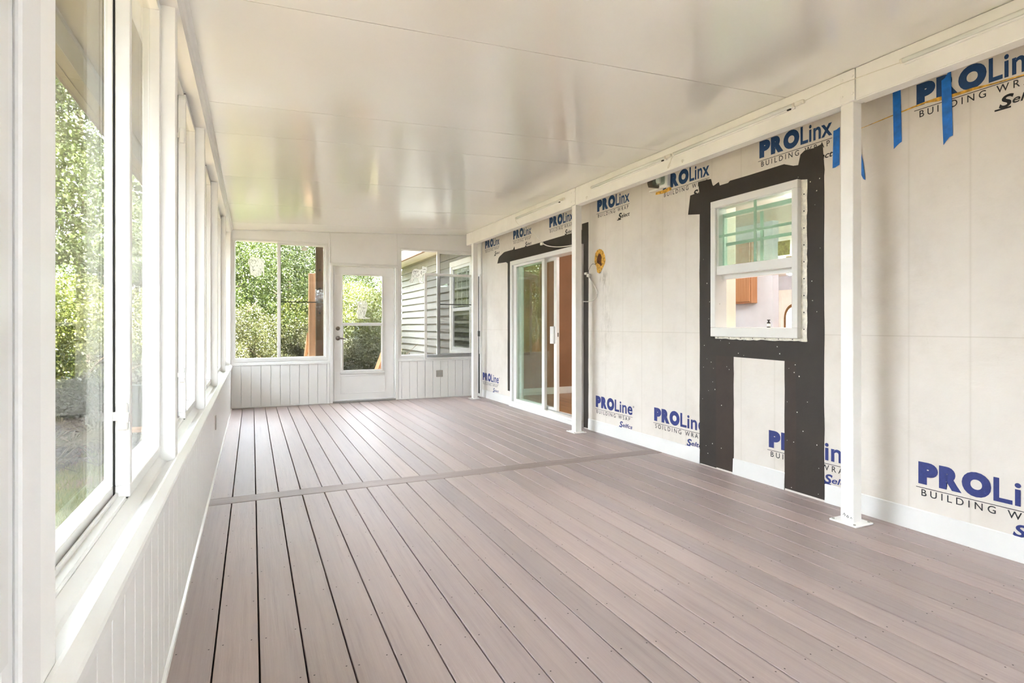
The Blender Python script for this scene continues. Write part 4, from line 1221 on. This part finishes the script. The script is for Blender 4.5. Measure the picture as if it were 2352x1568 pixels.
def trunk(x, y, h, r, seed):
    rr = random.Random(seed)
    g = G()
    pts = [(x + rr.uniform(-.12, .12) * i / 4, y + rr.uniform(-.12, .12) * i / 4, GZ - 0.3 + (h + 0.3) * i / 5) for i in range(6)]
    g.tube(pts, r, 8, True, r * 0.45)
    for k in range(5):
        b = Vector(pts[2 + k % 3])
        a = rr.uniform(0, 6.28)
        e = b + Vector((math.cos(a) * 1.3, math.sin(a) * 1.3, rr.uniform(.5, 1.5)))
        g.tube([b, (b + e) / 2 + Vector((0, 0, .12)), e], r * 0.32, 6, True, r * 0.10)
    return g
def tree(name, label, kind, x, y, zc, sc, rz, th=None, grp=None):
    t = thing(name, label, 'tree' if 'tree' in name else 'shrub', (x, y, GZ), grp)
    if th:
        trunk(x, y, th, 0.13 if 'tree' in name else 0.04, hash((x, y)) % 1000).build('trunk', M['bark'], t, True)
    me, mt = CL[kind]
    o = link('foliage', me, None, t)
    o.location = (x, y, zc)
    o.rotation_euler = (0, 0, rz)
    o.scale = (sc, sc, sc)
    o['kind'] = 'stuff'
    return t
TREES = [
    # left side: trees in the side windows, plus unseen ones added against the sky
    ('leafy_tree', 'tall leafy tree filling the nearest side window', 'broad_a', -3.3, 11.0, 2.6, 1.25, 0.3, 4.0),
    ('leafy_tree', 'tall broad tree behind the one in the nearest side window', 'broad_b', -3.0, 13.6, 5.2, 1.5, 1.2, 6.0),
    ('leafy_tree', 'high tree crown just under the eave in the nearest side window', 'broad_b', -4.6, 12.8, 6.6, 1.5, 2.2, 7.0),
    ('leafy_tree', 'dark tree standing behind the palmetto to the left', 'dark', -2.4, 14.8, 1.8, 1.2, 2.0, 3.0),
    ('leafy_shrub', 'lime green shrub in the middle of the nearest side window', 'lime', -2.55, 9.9, 0.95, 0.95, 0.4, 0.8),
    ('leafy_shrub', 'dark low shrub behind the palmetto', 'small', -2.1, 8.9, -0.05, 1.0, 1.1, 0.3),
    ('leafy_shrub', 'dark low shrub right of the palmetto by the lawn edge', 'small', -1.45, 9.9, -0.10, 1.05, 2.4, 0.3),
    ('leafy_tree', 'leafy tree far along the side of the porch', 'broad_a', -1.9, 17.0, 2.6, 1.2, 3.0, 3.6),
    ('leafy_tree', 'leafy tree level with the second side window', 'broad_b', -10.5, 10.6, 1.6, 1.2, 0.9, 2.2),
    ('sky_blocker_tree', 'tall oak with a high crown over the lawn beside the camera', 'shade', -4.0, 0.2, 6.9, 1.45, 0.2, 7.0),  # three unseen crowns added to keep high sky off the sills
    ('sky_blocker_tree', 'tall oak with a high crown over the lawn by the middle windows', 'shade', -4.0, 4.6, 7.1, 1.45, 4.2, 7.0),
    ('sky_blocker_tree', 'tall oak with a high crown over the lawn by the far windows', 'shade', -4.3, 8.6, 7.6, 1.4, 3.2, 7.0),
    ('leafy_tree', 'leafy tree beyond the lawn, level with the far side windows', 'broad_a', -7.5, 12.5, 2.4, 1.5, 0.7, 4.0),
    ('leafy_shrub', 'unseen shrub added across the lawn to block low sky, level with the far windows', 'shade', -11.0, 7.0, 0.9, 1.0, 0.4, 1.0),  # unseen row added across the lawn to cut low sky light
    ('leafy_shrub', 'unseen shrub added across the lawn to block low sky, level with the middle windows', 'shade', -9.4, 1.2, 3.6, 1.8, 1.4, 2.0),
    ('leafy_shrub', 'unseen shrub added across the lawn to block low sky, level with the camera', 'shade', -9.6, -2.6, 3.6, 1.8, 2.4, 2.0),
    ('leafy_shrub', 'unseen shrub added across the lawn to block low sky, behind the camera', 'shade', -9.0, -6.4, 3.6, 1.8, 3.4, 2.0),
    ('leafy_tree', 'dense dark oak at the garden edge behind the camera, nearer one', 'shade', -4.6, -3.0, 2.2, 1.3, 5.4, 3.0),  # unseen dark crowns added to dim sky light on the sash faces
    ('leafy_tree', 'dense dark oak at the garden edge behind the camera, farther one', 'shade', -7.4, -1.6, 2.6, 1.35, 4.4, 3.0),
    ('leafy_tree', 'dense dark oak at the garden edge well behind the camera', 'shade', -5.8, -6.4, 3.0, 1.6, 1.1, 3.0),
    ('leafy_tree', 'unseen tree added behind the camera to dim glass reflections, left', 'dark', -1.5, -9.5, 2.2, 1.6, 0.2, 4.0),  # unseen trees added so the far panes do not mirror bright sky
    ('leafy_tree', 'unseen tree added behind the camera to dim glass reflections, right', 'dark', 3.2, -10.0, 2.2, 1.7, 1.7, 4.0),
    ('leafy_tree', 'unseen tree added behind the camera to dim glass reflections, middle', 'broad_b', 0.9, -11.5, 2.0, 1.7, 2.7, 4.0),
    # far end
    ('leafy_tree', 'bright leafy tree behind the left pane of the left end window', 'broad_a', -0.75, 16.0, 2.1, 1.0, 1.6, 3.0),
    ('leafy_tree', 'leafy tree behind the right pane of the left end window', 'broad_b', 1.0, 17.0, 2.2, 1.1, 2.9, 3.0),
    ('leafy_tree', 'dark tree behind the top of the end door glass', 'dark', 2.3, 18.6, 2.4, 1.1, 0.5, 3.0),
    ('leafy_tree', 'dark tall tree behind the end windows and door', 'dark', 0.3, 21.0, 2.6, 1.4, 1.0, 4.0),
    ('leafy_tree', 'tall tree far behind the garden end on the right', 'broad_a', 3.4, 22.5, 2.6, 1.4, 2.0, 4.0),
    ('leafy_tree', 'tall tree far behind the garden end on the left', 'broad_b', -3.5, 20.5, 3.4, 1.7, 0.1, 4.0),
    ('leafy_shrub', 'bright lime shrub behind the upper pane of the end door', 'lime', 2.05, 14.2, 1.0, 1.15, 0.7, 0.8),
    ('leafy_shrub', 'dense undergrowth behind the left end window', 'hedge', -0.6, 15.2, 0.6, 1.0, 0.4, 0.5),
    ('leafy_shrub', 'dense undergrowth between the left end window and the door', 'hedge', 1.3, 15.6, 0.6, 1.0, 1.4, 0.5),
    ('leafy_shrub', 'dense undergrowth behind the end door', 'hedge', 2.9, 16.8, 0.6, 1.1, 2.4, 0.5),
    ('leafy_shrub', 'dense undergrowth at the far left of the garden', 'hedge', -2.6, 15.8, 0.6, 1.1, 3.4, 0.5),
    ('leafy_shrub', 'dense undergrowth under the trees in the nearest side window', 'hedge', -3.4, 12.2, 0.5, 1.0, 4.4, 0.5),
    ('leafy_shrub', 'dense undergrowth under the trees of the second side window', 'hedge', -4.4, 9.6, 0.5, 1.0, 5.4, 0.5),
    ('leafy_shrub', 'dark undergrowth closing the far garden edge, left part', 'hedge', -3.2, 19.5, 1.4, 2.0, 0.9, 0.5),
    ('leafy_shrub', 'dark undergrowth closing the far garden edge, right part', 'hedge', 1.8, 21.0, 1.4, 2.0, 2.9, 0.5),
    ('cedar_shrub', 'olive cedar shrub low in the left pane of the left end window', 'cedar', -0.45, 12.6, 0.55, 1.0, 0.0, 0.6),
    ('cedar_shrub', 'olive cedar shrub low behind the right pane of the left end window', 'cedar', 0.95, 13.0, 0.50, 0.95, 1.3, 0.6),
    ('cedar_shrub', 'olive cedar shrub behind the lower pane of the end door', 'cedar', 2.15, 12.4, 0.10, 0.85, 2.6, 0.5),
]
for t in TREES:
    tree(*t, grp=('garden shrubs' if 'shrub' in t[0] else 'garden trees'))

# palmetto fans beside the lawn
def palmetto(label, x, y, s, seed):
    rr = random.Random(seed)
    t = thing('palmetto', label, 'palm', (x, y, GZ))
    for k in range(8):
        a = rr.uniform(0, 6.28); ln = s * rr.uniform(.5, .9); el = rr.uniform(.3, 1.1)
        tip = Vector((x + math.cos(a) * ln * math.cos(el), y + math.sin(a) * ln * math.cos(el), GZ + ln * math.sin(el)))
        g = G().tube([(x, y, GZ), tuple(tip)], 0.008, 5)
        st_ = g.build('stalk', M['palm'], t)
        g = G()
        fwd = (tip - Vector((x, y, GZ))).normalized()
        side = fwd.cross(Vector((0, 0, 1))).normalized()
        up_ = side.cross(fwd)
        for j in range(17):
            b = (j - 8) / 8 * 1.7
            d = (fwd * math.cos(b) + side * math.sin(b)).normalized()
            L = s * rr.uniform(.42, .55)
            pr = d.cross(up_).normalized() * 0.014 * s
            e = tip + d * L - Vector((0, 0, 1)) * L * 0.22
            m_ = tip + d * L * 0.5
            g.raw([tip, m_ + pr, e, m_ - pr], [(0, 1, 2, 3)])
        g.build('fan_leaf', M['palm'], t)['kind'] = 'stuff'
palmetto('pale palmetto fan plant low in the nearest side window', -2.15, 7.6, 0.95, 3)
palmetto('palmetto fan plant by the lawn edge behind the pale one', -1.75, 8.6, 0.9, 5)

# grass
ng = 26000
gxy = np.stack([rng.uniform(-3.2, -0.75, ng), rng.uniform(2.0, 10.0, ng)], 1)
nz_ = np.sin(gxy[:, 0] * 2.1 + 1) * np.cos(gxy[:, 1] * 1.4) + rng.normal(scale=0.4, size=ng)
gxy = gxy[(nz_ > -0.15) | (rng.random(ng) < 0.18)]
ng = len(gxy)
h_ = rng.uniform(0.04, 0.12, ng); an = rng.uniform(0, 6.28, ng)
gz = GZ - 0.05 + 0.05 * np.sin(gxy[:, 0] * 1.3) * np.cos(gxy[:, 1] * 0.9)
dx, dy = np.cos(an) * 0.006, np.sin(an) * 0.006
b0 = np.stack([gxy[:, 0] - dx, gxy[:, 1] - dy, gz - 0.01], 1)
b1 = np.stack([gxy[:, 0] + dx, gxy[:, 1] + dy, gz - 0.01], 1)
tp = np.stack([gxy[:, 0] + rng.normal(scale=.03, size=ng), gxy[:, 1] + rng.normal(scale=.03, size=ng), gz + h_], 1)
gm = bpy.data.meshes.new('grass')
gm.vertices.add(3 * ng); gm.vertices.foreach_set('co', np.stack([b0, b1, tp], 1).astype(np.float32).ravel())
gm.loops.add(3 * ng); gm.loops.foreach_set('vertex_index', np.arange(3 * ng, dtype=np.int32))
gm.polygons.add(ng); gm.polygons.foreach_set('loop_start', np.arange(0, 3 * ng, 3, dtype=np.int32)); gm.polygons.foreach_set('loop_total', np.full(ng, 3, dtype=np.int32))
gm.update(calc_edges=True)
tag(link('grass', gm, M['grass']), 'short patchy grass outside the side windows', 'grass', kind='stuff')

# folding garden chair outside, beyond the side windows
ch = thing('garden_chair', 'dark green folding garden chair outside beyond the nearest side window', 'chair', (-1.35, 8.6, GZ))
cx, cy = -1.35, 8.6
for s in (-0.25, 0.25):
    G().tube([(cx + s, cy + 0.30, GZ), (cx + s, cy - 0.05, GZ + 0.45), (cx + s, cy - 0.30, GZ + 1.05)], 0.018, 8).build('leg', M['chairgreen'], ch, True)
    G().tube([(cx + s, cy - 0.32, GZ), (cx + s, cy + 0.02, GZ + 0.42), (cx + s, cy + 0.28, GZ + 0.66)], 0.018, 8).build('leg', M['chairgreen'], ch, True)
    box('armrest', (cx + s - 0.03, cy - 0.22, GZ + 0.66), (cx + s + 0.03, cy + 0.32, GZ + 0.69), M['chairgreen'], ch, 0.006)
G().prism([(cy - 0.20, GZ + 0.42), (cy + 0.28, GZ + 0.46), (cy + 0.28, GZ + 0.49), (cy - 0.20, GZ + 0.45)], 0, cx - 0.24, cx + 0.24).build('seat', M['tan'], ch)
G().prism([(cy - 0.14, GZ + 0.48), (cy - 0.11, GZ + 0.49), (cy - 0.30, GZ + 1.03), (cy - 0.33, GZ + 1.02)], 0, cx - 0.24, cx + 0.24).build('backrest', M['chairgreen'], ch)
